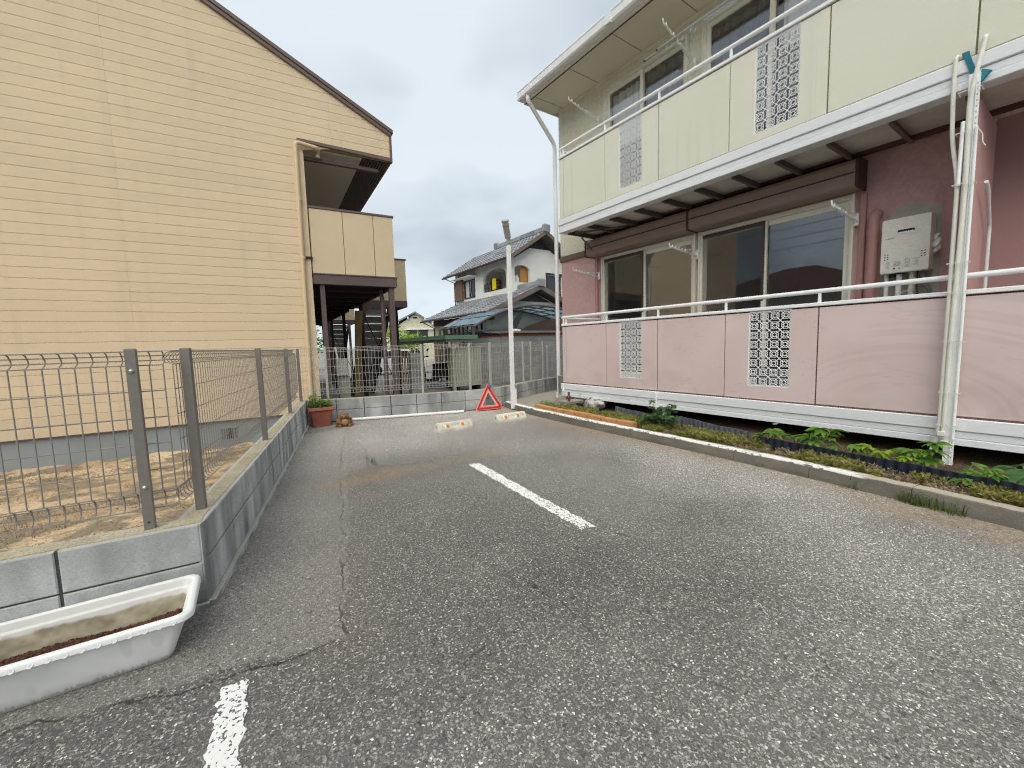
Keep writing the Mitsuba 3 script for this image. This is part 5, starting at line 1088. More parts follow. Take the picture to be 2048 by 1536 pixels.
# PVC pipe
solo('plastic_pipe', tube([(1.52, 6.575, 0.026), (2.0, 6.41, 0.026), (3.19, 6.022, 0.026)], 0.024, 14), 'm_pvc', 'long white plastic pipe lying at the foot of the far wall', 'pipe', smooth=50)
# light pole
t = thing('light_pole', 'square white light pole with a grey floodlight head at the kerb end', 'light pole')
px_, py_ = 3.935, 5.665
P(t, 'pole', box(px_ - 0.027, px_ + 0.027, py_ - 0.027, py_ + 0.027, 0.03, 2.70, W, 0.005), 'm_white')
P(t, 'stake', box(px_ + 0.031, px_ + 0.06, py_ - 0.03, py_ + 0.015, 0.02, 0.36, W, 0.004), 'm_white')
P(t, 'spigot', cat([box(px_ - 0.022, px_ + 0.022, py_ - 0.022, py_ + 0.022, 2.70, 2.81, W, 0.004), box(px_ - 0.01, px_ + 0.045, py_ - 0.035, py_ - 0.02, 2.73, 2.77)]), 'm_lamp')
hd = V(-0.34, -0.30, 0.62); hd /= np.linalg.norm(hd); ha = V(0.66, -0.75, 0.0); ha /= np.linalg.norm(ha); hc = np.cross(hd, ha)
FH = Fr(V(px_, py_, 2.80) + hd * 0.02, ha, hd, hc)
P(t, 'lamp_head', box(-0.046, 0.046, 0.0, 0.27, -0.025, 0.025, FH, 0.008), 'm_lamp'); P(t, 'lamp_glass', box(-0.042, 0.042, 0.03, 0.20, 0.026, 0.031, FH), 'm_sticker'); P(t, 'lamp_cap', cat([box(-0.055, 0.055, 0.262, 0.285, -0.029, 0.031, FH, 0.004), box(-0.054, 0.054, 0.205, 0.22, -0.033, 0.035, FH)]), 'm_lamp')
# white planter in the foreground
t = thing('planter', 'long weathered white plastic planter with brown granules in the left foreground', 'planter')
def rrect(x0, x1, y0, y1, r, n=6):
    out = []
    for cx_, cy_, a0 in ((x1 - r, y0 + r, -math.pi / 2), (x1 - r, y1 - r, 0), (x0 + r, y1 - r, math.pi / 2), (x0 + r, y0 + r, math.pi)):
        for i in range(n + 1): a = a0 + math.pi / 2 * i / n; out.append((cx_ + r * math.cos(a), cy_ + r * math.sin(a)))
    return np.array(out)
QX0, QX1, QY0, QY1 = -0.86, -0.152, 1.795, 2.135
def ringz(ins, z, r=None):
    return np.c_[rrect(QX0 + ins, QX1 - ins, QY0 + ins, QY1 - ins, max(0.004, (r or 0.045) - ins * 0.3)), np.full(28, z)]
def tilt_pl(m):
    v = np.array(m[0]); c, s = math.cos(-0.04), math.sin(-0.04); x, y = v[:, 0] - QX1, v[:, 1] - 1.965
    v[:, 0], v[:, 1] = QX1 + x * c - y * s, 1.965 + x * s + y * c
    return v, m[1]
P(t, 'body', tilt_pl(loft([ringz(0.086, 0.0), ringz(0.080, 0.004), ringz(0.046, 0.10), ringz(0.024, 0.155), ringz(0.019, 0.162)], (True, False))), 'm_planter', 35)
P(t, 'rim', tilt_pl(loft([ringz(0.020, 0.160), ringz(0.004, 0.1615), ringz(0.0, 0.165), ringz(0.001, 0.179), ringz(0.005, 0.1845), ringz(0.014, 0.187), ringz(0.021, 0.186), ringz(0.025, 0.182)], (False, False))), 'm_planter', 50)
P(t, 'inner_wall', tilt_pl(loft([ringz(0.025, 0.182), ringz(0.029, 0.169), ringz(0.031, 0.157), ringz(0.042, 0.152), ringz(0.050, 0.115), ringz(0.068, 0.05), ringz(0.08, 0.02)], (False, False))), 'm_planter_in', 35)
def torus(c, R, r, ax, ay, n=18, m=6):
    a = np.arange(n) / n * 6.28319; ring = []
    nz = np.cross(ax, ay)
    for q in a:
        d = math.cos(q) * ax + math.sin(q) * ay
        ring.append(c + d * R + np.array([math.cos(b) * r * d + math.sin(b) * r * nz for b in np.arange(m) / m * 6.28319]))
    ring.append(ring[0]); return loft(ring, (False, False))
em = []
for i in range(17):
    x = QX1 - 0.055 - 0.038 * i
    em.append(torus(V(x, QY0 + 0.0012, 0.172), 0.0078, 0.0016, V(1, 0, 0), V(0, 0.25, 1) / 1.03)); em.append(torus(V(x + .004, QY0 + 0.0008, 0.172), 0.004, 0.0014, V(1, 0, 0), V(0, 0.25, 1) / 1.03))
for m in em: P(t, 'rim_ring', tilt_pl(m), 'm_planter', True)
def psoil(u, v):
    x = QX0 + 0.07 + (QX1 - QX0 - 0.14) * u; y = QY0 + 0.065 + (QY1 - QY0 - 0.13) * v
    q = np.stack([x * 40, y * 40, 0 * x], -1)
    return np.stack([x, y, 0.122 + 0.05 * (x + 0.25) + 0.012 * np.sin(x * 9 + 1.2) - 0.26 * (y - 1.93) + 0.008 * (meshkit.fbm(q, 3, 1) - .5)], -1)
sm = grid(60, 26, psoil); P(t, 'soil', tilt_pl(sm), 'm_granule', True)
g = np.random.default_rng(17); gs = []; ico = trimesh.creation.icosphere(subdivisions=0)
for i in range(3200):
    q = psoil(np.array(g.uniform()), np.array(g.uniform())); r_ = g.uniform(.0018, .0042)
    gs.append((np.array(ico.vertices) * r_ * g.uniform(.6, 1.3, 3) + q + V(0, 0, r_ * .5), np.array(ico.faces)))
P(t, 'granules', tilt_pl(cat(gs)), 'm_granule', stuff=True)
# terracotta planter
t = thing('planter', 'terracotta coloured ribbed planter with green plants in the far left corner of the lot', 'planter')
pc = V(1.105, 6.52); pa = -0.10; c, s = math.cos(pa), math.sin(pa); FP = Fr((*pc, 0), (c, s, 0), (-s, c, 0), (0, 0, 1))
def prr(hx, hy, z, r=0.02): return FP(np.c_[rrect(-hx, hx, -hy, hy, r), np.full(28, z)])
P(t, 'body', loft([prr(0.112, 0.105, 0.0), prr(0.114, 0.107, 0.012), prr(0.150, 0.135, 0.245)], (True, False)), 'm_terracotta', 35)
P(t, 'rim', loft([prr(0.150, 0.136, 0.240), prr(0.172, 0.155, 0.236), prr(0.176, 0.160, 0.242), prr(0.172, 0.157, 0.278), prr(0.165, 0.150, 0.284), prr(0.152, 0.138, 0.280), prr(0.146, 0.132, 0.24)], (False, False)), 'm_terracotta', 40)
rbs = []
for i in range(23):
    u = -1 + 2 * (i + .5) / 23; a0, a1 = FP(V(u * 0.100, -0.107, 0.02)), FP(V(u * 0.135, -0.133, 0.232)); rbs.append(tube([a0, a1], 0.0035, 6))
for i in range(18):
    u = -1 + 2 * (i + .5) / 18; rbs.append(tube([FP(V(0.1135, u * 0.095, 0.02)), FP(V(0.148, u * 0.12, 0.232))], 0.0035, 6))
P(t, 'ribs', cat(rbs), 'm_terracotta', 60)
P(t, 'soil', extr(sg.Polygon(rrect(-0.148, 0.148, -0.134, 0.134, .02)), 0.24, 0.252, FP), 'm_pot_soil')
t2 = thing('potted_plant', 'bushy bright green narrow-leaved plant growing in the terracotta planter', 'plant')
g = np.random.default_rng(23); LN = leaf_mesh(0.062, 0.0075, 0.5, 0.2, 4); ms, st = [], []
for i in range(46):
    a, b = g.uniform(-.14, .13), g.uniform(-.11, .11); h = g.uniform(.07, .15) if i > 8 else g.uniform(.16, .25)
    p = FP(V(a, b, 0.25)); q = p + V(g.normal(0, .02), g.normal(0, .02), h); st.append(tube([p, q], 0.0025, 5))
    for j in range(16 if i > 6 else 24):
        u = g.uniform(.1, 1.0); ms.append(orient(LN, p + (q - p) * u, g.uniform(0, 6.28), g.uniform(.0, .9), g.normal(0, .4), g.uniform(.6, 1.15)))
P(t2, 'foliage', cat(ms), 'm_leaf', True, stuff=True); P(t2, 'stem', cat(st), 'm_stem', 60)
# frog figurine
t = thing('frog_figurine', 'brown glazed ceramic frog figurine sitting beside the terracotta planter', 'figurine')
FX, FY, FA = 1.365, 6.235, -0.15
def ell(x, y, z, c, r): return math.sqrt(((x - c[0]) / r[0]) ** 2 + ((y - c[1]) / r[1]) ** 2 + ((z - c[2]) / r[2]) ** 2)
def smin(ds, k=14.0): return -math.log(sum(math.exp(-k * d) for d in ds)) / k
FEL = [((0, .02, .085), (.088, .10, .078)), ((0, -.035, .135), (.075, .06, .042)), ((-.095, .035, .06), (.045, .075, .058)), ((.095, .035, .06), (.045, .075, .058)), ((-.07, -.055, .05), (.026, .03, .05)), ((.07, -.055, .05), (.026, .03, .05)),
       ((-.075, -.085, .014), (.034, .036, .016)), ((.075, -.085, .014), (.034, .036, .016)), ((-.12, -.01, .014), (.04, .04, .016)), ((.12, -.01, .014), (.04, .04, .016)), ((-.048, -.03, .175), (.024, .024, .022)), ((.048, -.03, .175), (.024, .024, .022))]
fm = blob(lambda x, y, z: 1 - smin([ell(x, y, z, c, r) for c, r in FEL]) + 0.05 * math.sin(x * 130) * math.sin(y * 120) * math.sin(z * 125), (-.18, -.14, 0.001), (.18, .14, .22), 0.0085)
def fp(m): return move((np.asarray(m[0], float) * V(0.80, 0.95, 1.04), m[1]), (FX, FY, 0), FA)
P(t, 'body', fp(fm), 'm_frog', True)
P(t, 'belly', fp((np.array(sph((0, 0, 0), 1, 3)[0]) * V(.056, .03, .052) + V(0, -.075, .066), sph((0, 0, 0), 1, 3)[1])), 'm_frog_belly', True)
P(t, 'lip', fp(tube([(-.078, -.055, .112), (-.055, -.088, .121), (0, -.103, .127), (.055, -.088, .121), (.078, -.055, .112)], 0.0065, 8)), 'm_frog_lip', True)
for s in (-1, 1):
    P(t, 'eye', fp(sph((s * .05, -.044, .178), 0.0145, 2)), 'm_lamp', True); P(t, 'pupil', fp(sph((s * .051, -.0555, .179), 0.0065, 1)), 'm_black', True)

# ================================================================== BEYOND THE FAR WALL
GZ = -0.45
XZ = lambda y: Fr((0, y, 0), (1, 0, 0), (0, 0, 1), (0, -1, 0))        # faces the lot: a = x, b = z
YZ = lambda x: Fr((x, 0, 0), (0, 1, 0), (0, 0, 1), (-1, 0, 0))        # faces left: a = y, b = z
def tile_slope(p00, p10, p01, nu, nv, h=0.045):
    """A slope of wavy tiles: p00 eave start, p10 eave end, p01 the ridge above p00."""
    p00, p10, p01 = map(lambda q: V(*q), (p00, p10, p01)); U, W_ = p10 - p00, p01 - p00
    n = np.cross(U, W_); n /= np.linalg.norm(n); n = n if n[2] > 0 else -n
    vs, fs, k = [], [], 0; m = nu * 5 + 1; u = np.linspace(0, 1, m)
    for j in range(nv):
        a, b = j / nv, (j + 1) / nv
        w = (np.abs(np.sin(np.arange(m) / 5 * math.pi)) ** 1.6) * h
        lo = p00 + u[:, None] * U + a * W_ + (w + 0.035)[:, None] * n; hi = p00 + u[:, None] * U + b * W_ + (w * 0.8)[:, None] * n; un = p00 + u[:, None] * U + a * W_
        vs += [un, lo, hi]; i = np.arange(m - 1)
        for o in (0, m): fs.append(np.c_[k + o + i, k + o + i + 1, k + o + m + i + 1]); fs.append(np.c_[k + o + i, k + o + m + i + 1, k + o + m + i])
        k += 3 * m
    return np.vstack(vs), np.vstack(fs)
H = thing('house', 'white two-storey tile-roofed house with arched balcony openings behind the light pole', 'house')
HX0, HX1, HY0, HY1 = 12.12, 15.6, 17.2, 23.3
up_side = sg.box(HY0, 2.2, HY1, 5.45); arch1 = sg.Polygon([(17.75, 3.98), (20.0, 3.98)] + [(18.875 + 1.125 * math.cos(a), 4.70 + 0.46 * math.sin(a)) for a in np.linspace(0, math.pi, 15)])
win1 = sg.box(20.9, 3.86, 22.2, 4.92)
P(H, 'side_wall', extr(up_side.difference(arch1).difference(win1), -0.15, 0, YZ(HX0)), 'm_house_wall')
apx = (HX0 + HX1 + 0.1) / 2
gab = sg.Polygon([(HX0 + .15, 2.2), (HX1, 2.2), (HX1, 5.4), (apx, 6.35), (HX0 + .15, 5.4)]); arch2 = sg.Polygon([(12.24, 4.22), (13.22, 4.22)] + [(12.73 + 0.49 * math.cos(a), 4.85 + 0.24 * math.sin(a)) for a in np.linspace(0, math.pi, 13)])
win2 = sg.box(14.3, 3.25, 15.4, 4.75)
P(H, 'gable_wall', extr(gab.difference(arch2).difference(win2), -0.15, 0, XZ(HY0)), 'm_house_wall')
P(H, 'balcony_inner_wall', cat([box(13.6, 13.7, 17.36, 20.6, 3.6, 5.4), box(12.28, 13.6, 20.5, 20.6, 3.6, 5.4), box(12.28, 13.6, 17.36, 20.5, 3.6, 3.7), box(12.28, 13.6, 17.36, 20.5, 5.3, 5.4)]), 'm_house_wall')
P(H, 'balcony_shutter', box(12.9, 13.55, 20.35, 20.45, 3.7, 4.85), 'm_shut_brown')
P(H, 'plywood_panel', box(12.78, 13.3, 17.42, 17.46, 4.0, 5.2), 'm_ply')
P(H, 'balcony_rail', cat([box(HX0 + 0.05, HX0 + 0.09, 18.36, 20.0, z_, z_ + 0.035) for z_ in (4.22, 4.40)] + [box(HX0 + 0.05, HX0 + 0.09, y, y + 0.04, 3.98, 4.42) for y in (18.6, 19.1, 19.6, 19.94)]), 'm_shutter_dark')
w = num(H + '__window')
P(w, 'frame', cat([box(20.9, 20.97, 3.86, 4.92, -0.06, 0.02, YZ(HX0)), box(22.13, 22.2, 3.86, 4.92, -0.06, 0.02, YZ(HX0)), box(20.97, 22.13, 4.85, 4.92, -0.06, 0.02, YZ(HX0)), box(20.97, 22.13, 3.86, 3.93, -0.06, 0.04, YZ(HX0)), box(21.52, 21.58, 3.93, 4.85, -0.06, 0.01, YZ(HX0))]), 'm_shutter_dark')
P(w, 'pane', box(20.97, 21.52, 3.93, 4.85, -0.08, -0.07, YZ(HX0)), 'm_win_dark'); P(w, 'curtain', box(21.58, 22.13, 3.93, 4.85, -0.08, -0.07, YZ(HX0)), 'm_curtain_white')
P(w, 'shutter_box', box(22.25, 23.25, 3.80, 4.98, 0.002, 0.14, YZ(HX0)), 'm_shut_brown'); P(w, 'awning', plate([(20.7, 5.02), (23.0, 5.02), (23.0, 5.06), (20.7, 5.06)], 0.0, 0.45, 0, YZ(HX0)), 'm_house_wall')
w = num(H + '__window')
P(w, 'frame', cat([box(14.28, 14.36, 3.2, 4.8, -0.05, 0.05, XZ(HY0)), box(14.36, 15.45, 4.72, 4.8, -0.05, 0.07, XZ(HY0))]), 'm_shutter_dark'); P(w, 'pane', box(14.36, 15.4, 3.25, 4.72, -0.09, -0.08, XZ(HY0)), 'm_win_dark')
ov = 0.55
rz_ = 5.30; pk = 6.78; sl_ = (pk - rz_) / (apx - (HX0 - ov))
rf = P(H, 'roof', cat([tile_slope((HX0 - ov, HY0 - ov, rz_), (HX0 - ov, HY1 + ov, rz_), (apx, HY0 - ov, pk), 26, 9), tile_slope((2 * apx - HX0 + ov, HY0 - ov, rz_), (2 * apx - HX0 + ov, HY1 + ov, rz_), (apx, HY0 - ov, pk), 26, 9)]), 'm_tile', stuff=True)
P(rf, 'ridge', cat([box(apx - 0.14, apx + 0.14, HY0 - ov - 0.05, HY1 + ov - 2.6, pk + 0.0, pk + 0.24, W, 0.05), box(apx - 0.2, apx + 0.2, HY0 - ov - 0.09, HY0 - ov + 0.08, pk - 0.05, pk + 0.34, W, 0.06), box(apx - .19, apx + .19, HY1 + ov - 2.75, HY1 + ov - 2.55, pk - 0.05, pk + 0.36, W, 0.06)]), 'm_tile')
P(rf, 'bargeboard', cat([plate([(HX0 - ov, rz_ - 0.16), (apx, pk - 0.16), (apx, pk + 0.05), (HX0 - ov, rz_ + 0.05)], 0, 0.06, 0, XZ(HY0 - ov + 0.02)), plate([(apx, pk - 0.16), (2 * apx - HX0 + ov, rz_ - 0.16), (2 * apx - HX0 + ov, rz_ + 0.05), (apx, pk + 0.05)], 0, 0.06, 0, XZ(HY0 - ov + 0.02))]), 'm_fascia_old')
P(rf, 'roof_base', cat([plate([(HX0 - ov, rz_ - 0.05), (apx, pk - 0.05), (apx, pk - 0.002), (HX0 - ov, rz_ - 0.002)], -(HY1 - HY0 + ov), ov, 0, XZ(HY0)), plate([(apx, pk - 0.05), (2 * apx - HX0 + ov, rz_ - 0.05), (2 * apx - HX0 + ov, rz_ - 0.002), (apx, pk - 0.002)], -(HY1 - HY0 + ov), ov, 0, XZ(HY0))]), 'm_fascia_old')
P(H, 'gable_vent', plate([(apx - 0.75, 5.98), (apx + 0.75, 5.98), (apx, 6.40)], 0.002, 0.03, 0, XZ(HY0)), 'm_black')
P(H, 'roof_gutter', tube([(HX0 - ov - 0.05, HY0 - ov, rz_ - 0.03), (HX0 - ov - 0.05, HY1 + ov, rz_ - 0.05)], 0.055, 8), 'm_shutter_dark'); P(H, 'gutter_pipe', tube([(HX0 - ov - 0.05, HY1 + 0.3, rz_ - 0.05), (HX0 - .02, HY1 + .05, 4.95), (HX0 - .05, HY1 + .05, 2.6)], 0.03, 6), 'm_shutter_dark')
# lower front storey
LX0, LY0, LY1, LPX = 10.1, 15.5, 22.6, 12.55
P(H, 'lower_wall', cat([box(LX0, LX0 + 0.12, LY0 + 0.5, LY1 - 0.3, GZ, 0.0), box(LX0 + 0.02, LX0 + .12, LY0 + .5, LY0 + 1.1, 0, 2.6), box(LX0 + 0.02, LX0 + .12, 21.2, LY1 - .3, 0, 2.6)]), 'm_house_low')
P(H, 'lower_gable', extr(sg.Polygon([(LX0, GZ), (15.2, GZ), (15.2, 2.55), (LPX, 3.55), (LX0, 2.5)]), -0.12, 0, XZ(LY0 + 0.5)), 'm_house_low')
P(H, 'lower_beam', box(LX0 - 0.03, LX0 + 0.1, LY0 + 0.45, LY1 - 0.3, 2.25, 2.55), 'm_wood_dark')
w = num(H + '__window')
P(w, 'pane', box(LX0 + 0.08, LX0 + 0.1, LY0 + 1.1, 21.2, 0.0, 2.3), 'm_win_dark')
P(w, 'mullion', cat([box(LX0 + 0.03, LX0 + 0.07, LY0 + 1.1 + 0.46 * i, LY0 + 1.15 + 0.46 * i, 0, 2.25) for i in range(11)] + [box(LX0 + 0.02, LX0 + 0.075, LY0 + 1.1, 21.2, z_, z_ + 0.06) for z_ in (1.72, 2.20, 0.0)]), 'm_wood_dark')
P(w, 'curtain', cat([box(LX0 + 0.072, LX0 + 0.078, y, y + 0.4, 0.05, 1.7) for y in (17.1, 18.0, 19.4, 20.3)] + [box(LX0 + 0.072, LX0 + 0.078, y, y + 0.4, 1.8, 2.15) for y in (18.0, 20.3)]), 'm_curtain_white')
P(H, 'shutter_case', box(LX0 - 0.1, LX0 + 0.02, 21.25, 22.2, 0.3, 1.55), 'm_shut_brown')
lz = 2.55; lpk = 3.86
rf = P(H, 'lower_roof', cat([tile_slope((LX0 - .62, LY0, lz), (LX0 - .62, LY1, lz), (LPX, LY0, lpk), 26, 10), tile_slope((2 * LPX - LX0 + .62, LY0, lz), (2 * LPX - LX0 + .62, LY1, lz), (LPX, LY0, lpk), 26, 10)]), 'm_tile', stuff=True)
P(rf, 'ridge', cat([box(LPX - 0.14, LPX + 0.14, LY0 - 0.05, HY0 - 0.01, lpk, lpk + 0.22, W, 0.05), box(LPX - 0.2, LPX + 0.2, LY0 - 0.1, LY0 + 0.08, lpk - 0.06, lpk + 0.30, W, 0.06)]), 'm_tile')
P(rf, 'bargeboard', cat([plate([(LX0 - .62, lz - 0.2), (LPX, lpk - 0.2), (LPX, lpk + 0.03), (LX0 - .62, lz + 0.03)], 0, 0.06, 0, XZ(LY0 + .02)), plate([(LPX, lpk - 0.2), (2 * LPX - LX0 + .62, lz - 0.2), (2 * LPX - LX0 + .62, lz + 0.03), (LPX, lpk + 0.03)], 0, 0.06, 0, XZ(LY0 + .02))]), 'm_fascia_old')
P(rf, 'roof_base', cat([plate([(LX0 - .62, lz - 0.05), (LPX, lpk - 0.05), (LPX, lpk - .002), (LX0 - .62, lz - .002)], -(LY1 - LY0), 0, 0, XZ(LY0)), plate([(LPX, lpk - 0.05), (2 * LPX - LX0 + .62, lz - 0.05), (2 * LPX - LX0 + .62, lz - .002), (LPX, lpk - .002)], -(LY1 - LY0), 0, 0, XZ(LY0))]), 'm_fascia_old')
P(H, 'lower_gable_vent', plate([(LPX - 0.95, 3.13), (LPX + 0.95, 3.13), (LPX, 3.52)], 0.002, 0.03, 0, XZ(LY0 + .5)), 'm_black')
P(H, 'lower_gutter', tube([(LX0 - .67, LY0, lz - 0.02), (LX0 - .67, LY1, lz - 0.04)], 0.05, 8), 'm_shutter_dark'); P(H, 'gutter_pipe', tube([(LX0 - .67, LY1 - .2, lz - .04), (LX0 - .02, LY1 - .35, 2.15), (LX0 - .03, LY1 - .35, 0)], 0.03, 6), 'm_shutter_dark')
P(H, 'flashing_band', cat([box(HX0 - 0.03, HX0, HY0, HY1, 3.66, 3.72), box(HX0 - .03, HX0, HY0, HY1, 3.50, 3.56)]), 'm_house_wall')
t = thing('towel', 'bright yellow towel hanging on the arched balcony of the white house', 'towel')
scene[t] = mikit.ply(grid(12, 8, lambda u, v: np.stack([HX0 + 0.02 + 0.02 * np.sin(u * 9), 18.72 + 0.42 * u, 4.05 + 0.58 * v], -1)), 'm_yellow', smooth=True)
t = thing('stored_tools', 'stack of small white stored things in the arched opening beside the plywood', 'stored things')
P(t, 'crate', cat([box(12.36, 12.46, 17.4, 17.5, 4.0, 4.55), box(12.52, 12.6, 17.4, 17.48, 4.0, 4.62), box(12.64, 12.70, 17.42, 17.48, 4.0, 4.5)]), 'm_pvc')
# carport with curved translucent roof
t = thing('carport', 'carport with curved blue translucent roof panels behind the grey shed', 'carport')
CX0, CX1, CY0, CY1, CZ0, CP = 7.75, 13.4, 13.6, 16.6, 1.80, 2.68
def cz(u): return CZ0 + (CP - CZ0) * (1 - (1 - u / 0.55) ** 2) if u < 0.55 else CP - 1.3 * (u - 0.55) ** 1.6
for j in range(4):
    y0 = CY0 + 0.75 * j
    arcp = [V(CX0 + (CX1 - CX0) * u, y0, cz(u)) for u in np.linspace(0, 1, 15)]
    P(t, 'rib', tube(arcp, 0.05 if j in (0, 3) else 0.028, 6), 'm_carport')
P(t, 'rib', tube([V(CX0 + (CX1 - CX0) * u, CY1, cz(u)) for u in np.linspace(0, 1, 15)], 0.05, 6), 'm_carport')
for i in range(8):
    u = i / 8 + 0.02; P(t, 'purlin', tube([V(CX0 + (CX1 - CX0) * u, CY0, cz(u)), V(CX0 + (CX1 - CX0) * u, CY1, cz(u))], 0.026, 5), 'm_carport')
    for j in range(4):
        a, b = i / 8 + 0.03, (i + 1) / 8 + 0.01
        q = [V(CX0 + (CX1 - CX0) * uu, yy, cz(uu) + 0.03) for uu, yy in ((a, CY0 + .75 * j + .02), (b, CY0 + .75 * j + .02), (b, CY0 + .75 * j + .73), (a, CY0 + .75 * j + .73))]
        P(t, 'roof_panel', (np.array(q + [p + V(0, 0, 0.008) for p in q]), np.array([(0, 2, 1), (0, 3, 2), (4, 5, 6), (4, 6, 7)])), 'm_poly_sheet')
P(t, 'beam', plate([(CX0 + 2.2, 1.62), (CX0 + 2.75, 2.42), (CX0 + 3.0, 2.42), (CX0 + 2.55, 1.62)], -1.0, -0.9, 0, XZ(CY0)), 'm_carport')
P(t, 'brown_side_panel', plate([(10.7, 1.5), (14.0, 1.5), (14.0, 2.32), (12.9, 2.28), (11.6, 1.95)], 0, 0.03, 0, XZ(15.3)), 'm_poly_brown')
for y in (13.6, 16.5): P(t, 'post', box(7.72, 7.80, y, y + 0.08, GZ, CZ0 + .03), 'm_carport')
# shed with corrugated roof
t = thing('shed', 'grey block-walled shed with a rusty corrugated roof behind the curved wall', 'shed')
SX0, SX1, SY0, SY1 = 8.55, 14.0, 12.95, 15.4
P(t, 'wall', cat([box(SX0, SX1, SY0, SY0 + 0.12, GZ, 1.40), box(SX0, SX0 + 0.12, SY0 + 0.12, SY1, GZ, 1.42)]), 'm_block_dark')
for i in range(10):
    for k in range(13):
        z0 = GZ + 0.005 + 0.19 * i
        if z0 + .18 > 1.42: continue
        P(t, 'block', box(SX0 + 0.03 + .40 * k, SX0 + 0.42 + .40 * k, z0, z0 + 0.184, -0.1, 0.006, XZ(SY0), 0.004), 'm_block_dark')
P(t, 'side_panel', cat([box(SX0 - 0.02, SX0 - .002, SY0 + 0.05, SY1, GZ, 1.42)]), 'm_far_concrete')
P(t, 'eave_board', cat([box(SX0 - 0.02, SX1, 1.42, 1.53, 0.002, 0.03, XZ(SY0)), box(SX0 - 0.03, SX0 - 0.001, SY0, SY1, 1.40, 1.46)]), 'm_rust')
P(t, 'gable_void', plate([(SY0 + .1, 1.462), (SY1, 1.462), (SY1, 1.66), (SY0 + .1, 1.52)], -0.02, 0.01, 0, YZ(SX0)), 'm_black')
xs = np.linspace(SX0 - 0.12, SX1, 260)
def corr(u, v):
    x = SX0 - 0.12 + (SX1 - SX0 + .12) * u; y = SY0 - 0.12 + (SY1 - SY0 + 0.35) * v
    return np.stack([x, y, 1.535 + 0.24 * v + 0.018 * np.sin(x * 2 * math.pi / 0.13)], -1)
cm = grid(340, 3, corr); cm2 = (cm[0] - V(0, 0, 0.012), cm[1][:, ::-1]); P(t, 'roof_sheet', cat([cm, cm2]), 'm_slate')
P(t, 'roof_debris', blob(lambda x, y, z: 1 - ((x - 9.9) / .22) ** 2 - ((y - 13.9) / .12) ** 2 - ((z - 1.66) / .07) ** 2 + .5 * math.sin(x * 40) * math.sin(y * 50), (9.5, 13.6, 1.5), (10.3, 14.2, 1.8), 0.03), 'm_pvc', True)
P(t, 'vent_pipe', tube(bend([(10.6, 12.85, 0.98), (10.6, 12.78, 1.0), (10.6, 12.78, 0.75), (10.62, 12.80, GZ)], 0.05), 0.045, 8), 'm_far_concrete', 50)
# bicycle shelter, cabinet, scooter
t = thing('bicycle_shelter', 'open bicycle shelter with a flat green roof edge behind the far fence', 'shelter')
BX0, BX1, BY0, BY1 = 5.92, 7.08, 12.2, 17.0
P(t, 'roof', cat([box(BX0, BX1, BY0, BY1, 1.38, 1.455), ]), 'm_green_roof')
P(t, 'roof_trim', cat([box(BX0 - 0.03, BX1, BY0 - 0.03, BY0, 1.33, 1.46), box(BX0 - 0.03, BX0, BY0, BY1, 1.33, 1.46)]), 'm_green_roof')
P(t, 'beam', cat([box(BX0 + 0.05, BX1, BY0 + 0.1, BY0 + 0.18, 1.24, 1.375), box(BX0 + .05, BX0 + .13, BY0 + .1, BY1, 1.24, 1.375)]), 'm_cabinet')
for q in ((6.22, 12.28), (6.02, 14.4), (6.02, 16.8)): P(t, 'post', box(q[0] - .05, q[0] + .05, q[1], q[1] + 0.1, GZ, 1.24), 'm_cabinet')
P(t, 'brace', plate([(6.27, 0.98), (6.52, 1.24), (6.27, 1.24)], 0, 0.06, 0, XZ(12.36)), 'm_cabinet')
P(t, 'back_slat', cat([box(BX0 + 0.2 + 0.13 * i, BX0 + 0.28 + 0.13 * i, 16.95, 16.99, GZ + .1, 0.95) for i in range(8)]), 'm_plank')
t = thing('storage_cabinet', 'cream steel storage cabinet on dark feet behind the far fence', 'cabinet')
P(t, 'body', cat([box(6.34, 7.36, 12.45, 12.98, -0.26, 1.04)]), 'm_cabinet')
for i in range(6): P(t, 'door_panel', box(6.36 + 0.165 * i, 6.52 + 0.165 * i, -0.24, 1.02, 0, 0.012, XZ(12.449), 0.005), 'm_cabinet')
P(t, 'foot', cat([box(6.38, 6.5, 12.5, 12.9, GZ, -0.26), box(7.2, 7.32, 12.5, 12.9, GZ, -0.26)]), 'm_black'); P(t, 'top', box(6.32, 7.38, 12.43, 13.0, 1.04, 1.08), 'm_cabinet')
t = thing('motor_scooter', 'black motor scooter parked under the green-roofed shelter', 'scooter')
FS = Fr((6.42, 14.3, GZ), (0.71, -0.90, 0), (0, 0, 1.15), (-0.90, -0.71, 0))
def sm_(m): return FS(m[0]), FS.fix(m[1])
def wheel(a, nm):
    k = num(t + '__' + nm)
    P(k, 'tyre', sm_(torus(V(a, 0.25, 0), 0.20, 0.055, V(1, 0, 0), V(0, 1, 0), 24, 8)), 'm_black', True); P(k, 'rim', sm_(torus(V(a, 0.25, 0), 0.15, 0.018, V(1, 0, 0), V(0, 1, 0), 24, 6)), 'm_chrome', True)
    P(k, 'spokes', cat([tube([FS(V(a, .25, 0)), FS(V(a + .15 * math.cos(b), .25 + .15 * math.sin(b), 0))], 0.012, 5) for b in np.arange(6) * 1.047]), 'm_chrome')
wheel(-0.62, 'front_wheel'); wheel(0.62, 'rear_wheel')
hl_ = lambda pts, r: (lambda m: (np.array(m.to_mesh().vert_properties[:, :3]), np.array(m.to_mesh().tri_verts)))(m3.Manifold.batch_hull([m3.Manifold.sphere(rr, 12).translate(list(FS(V(*p)))) for p, rr in zip(pts, r)]))
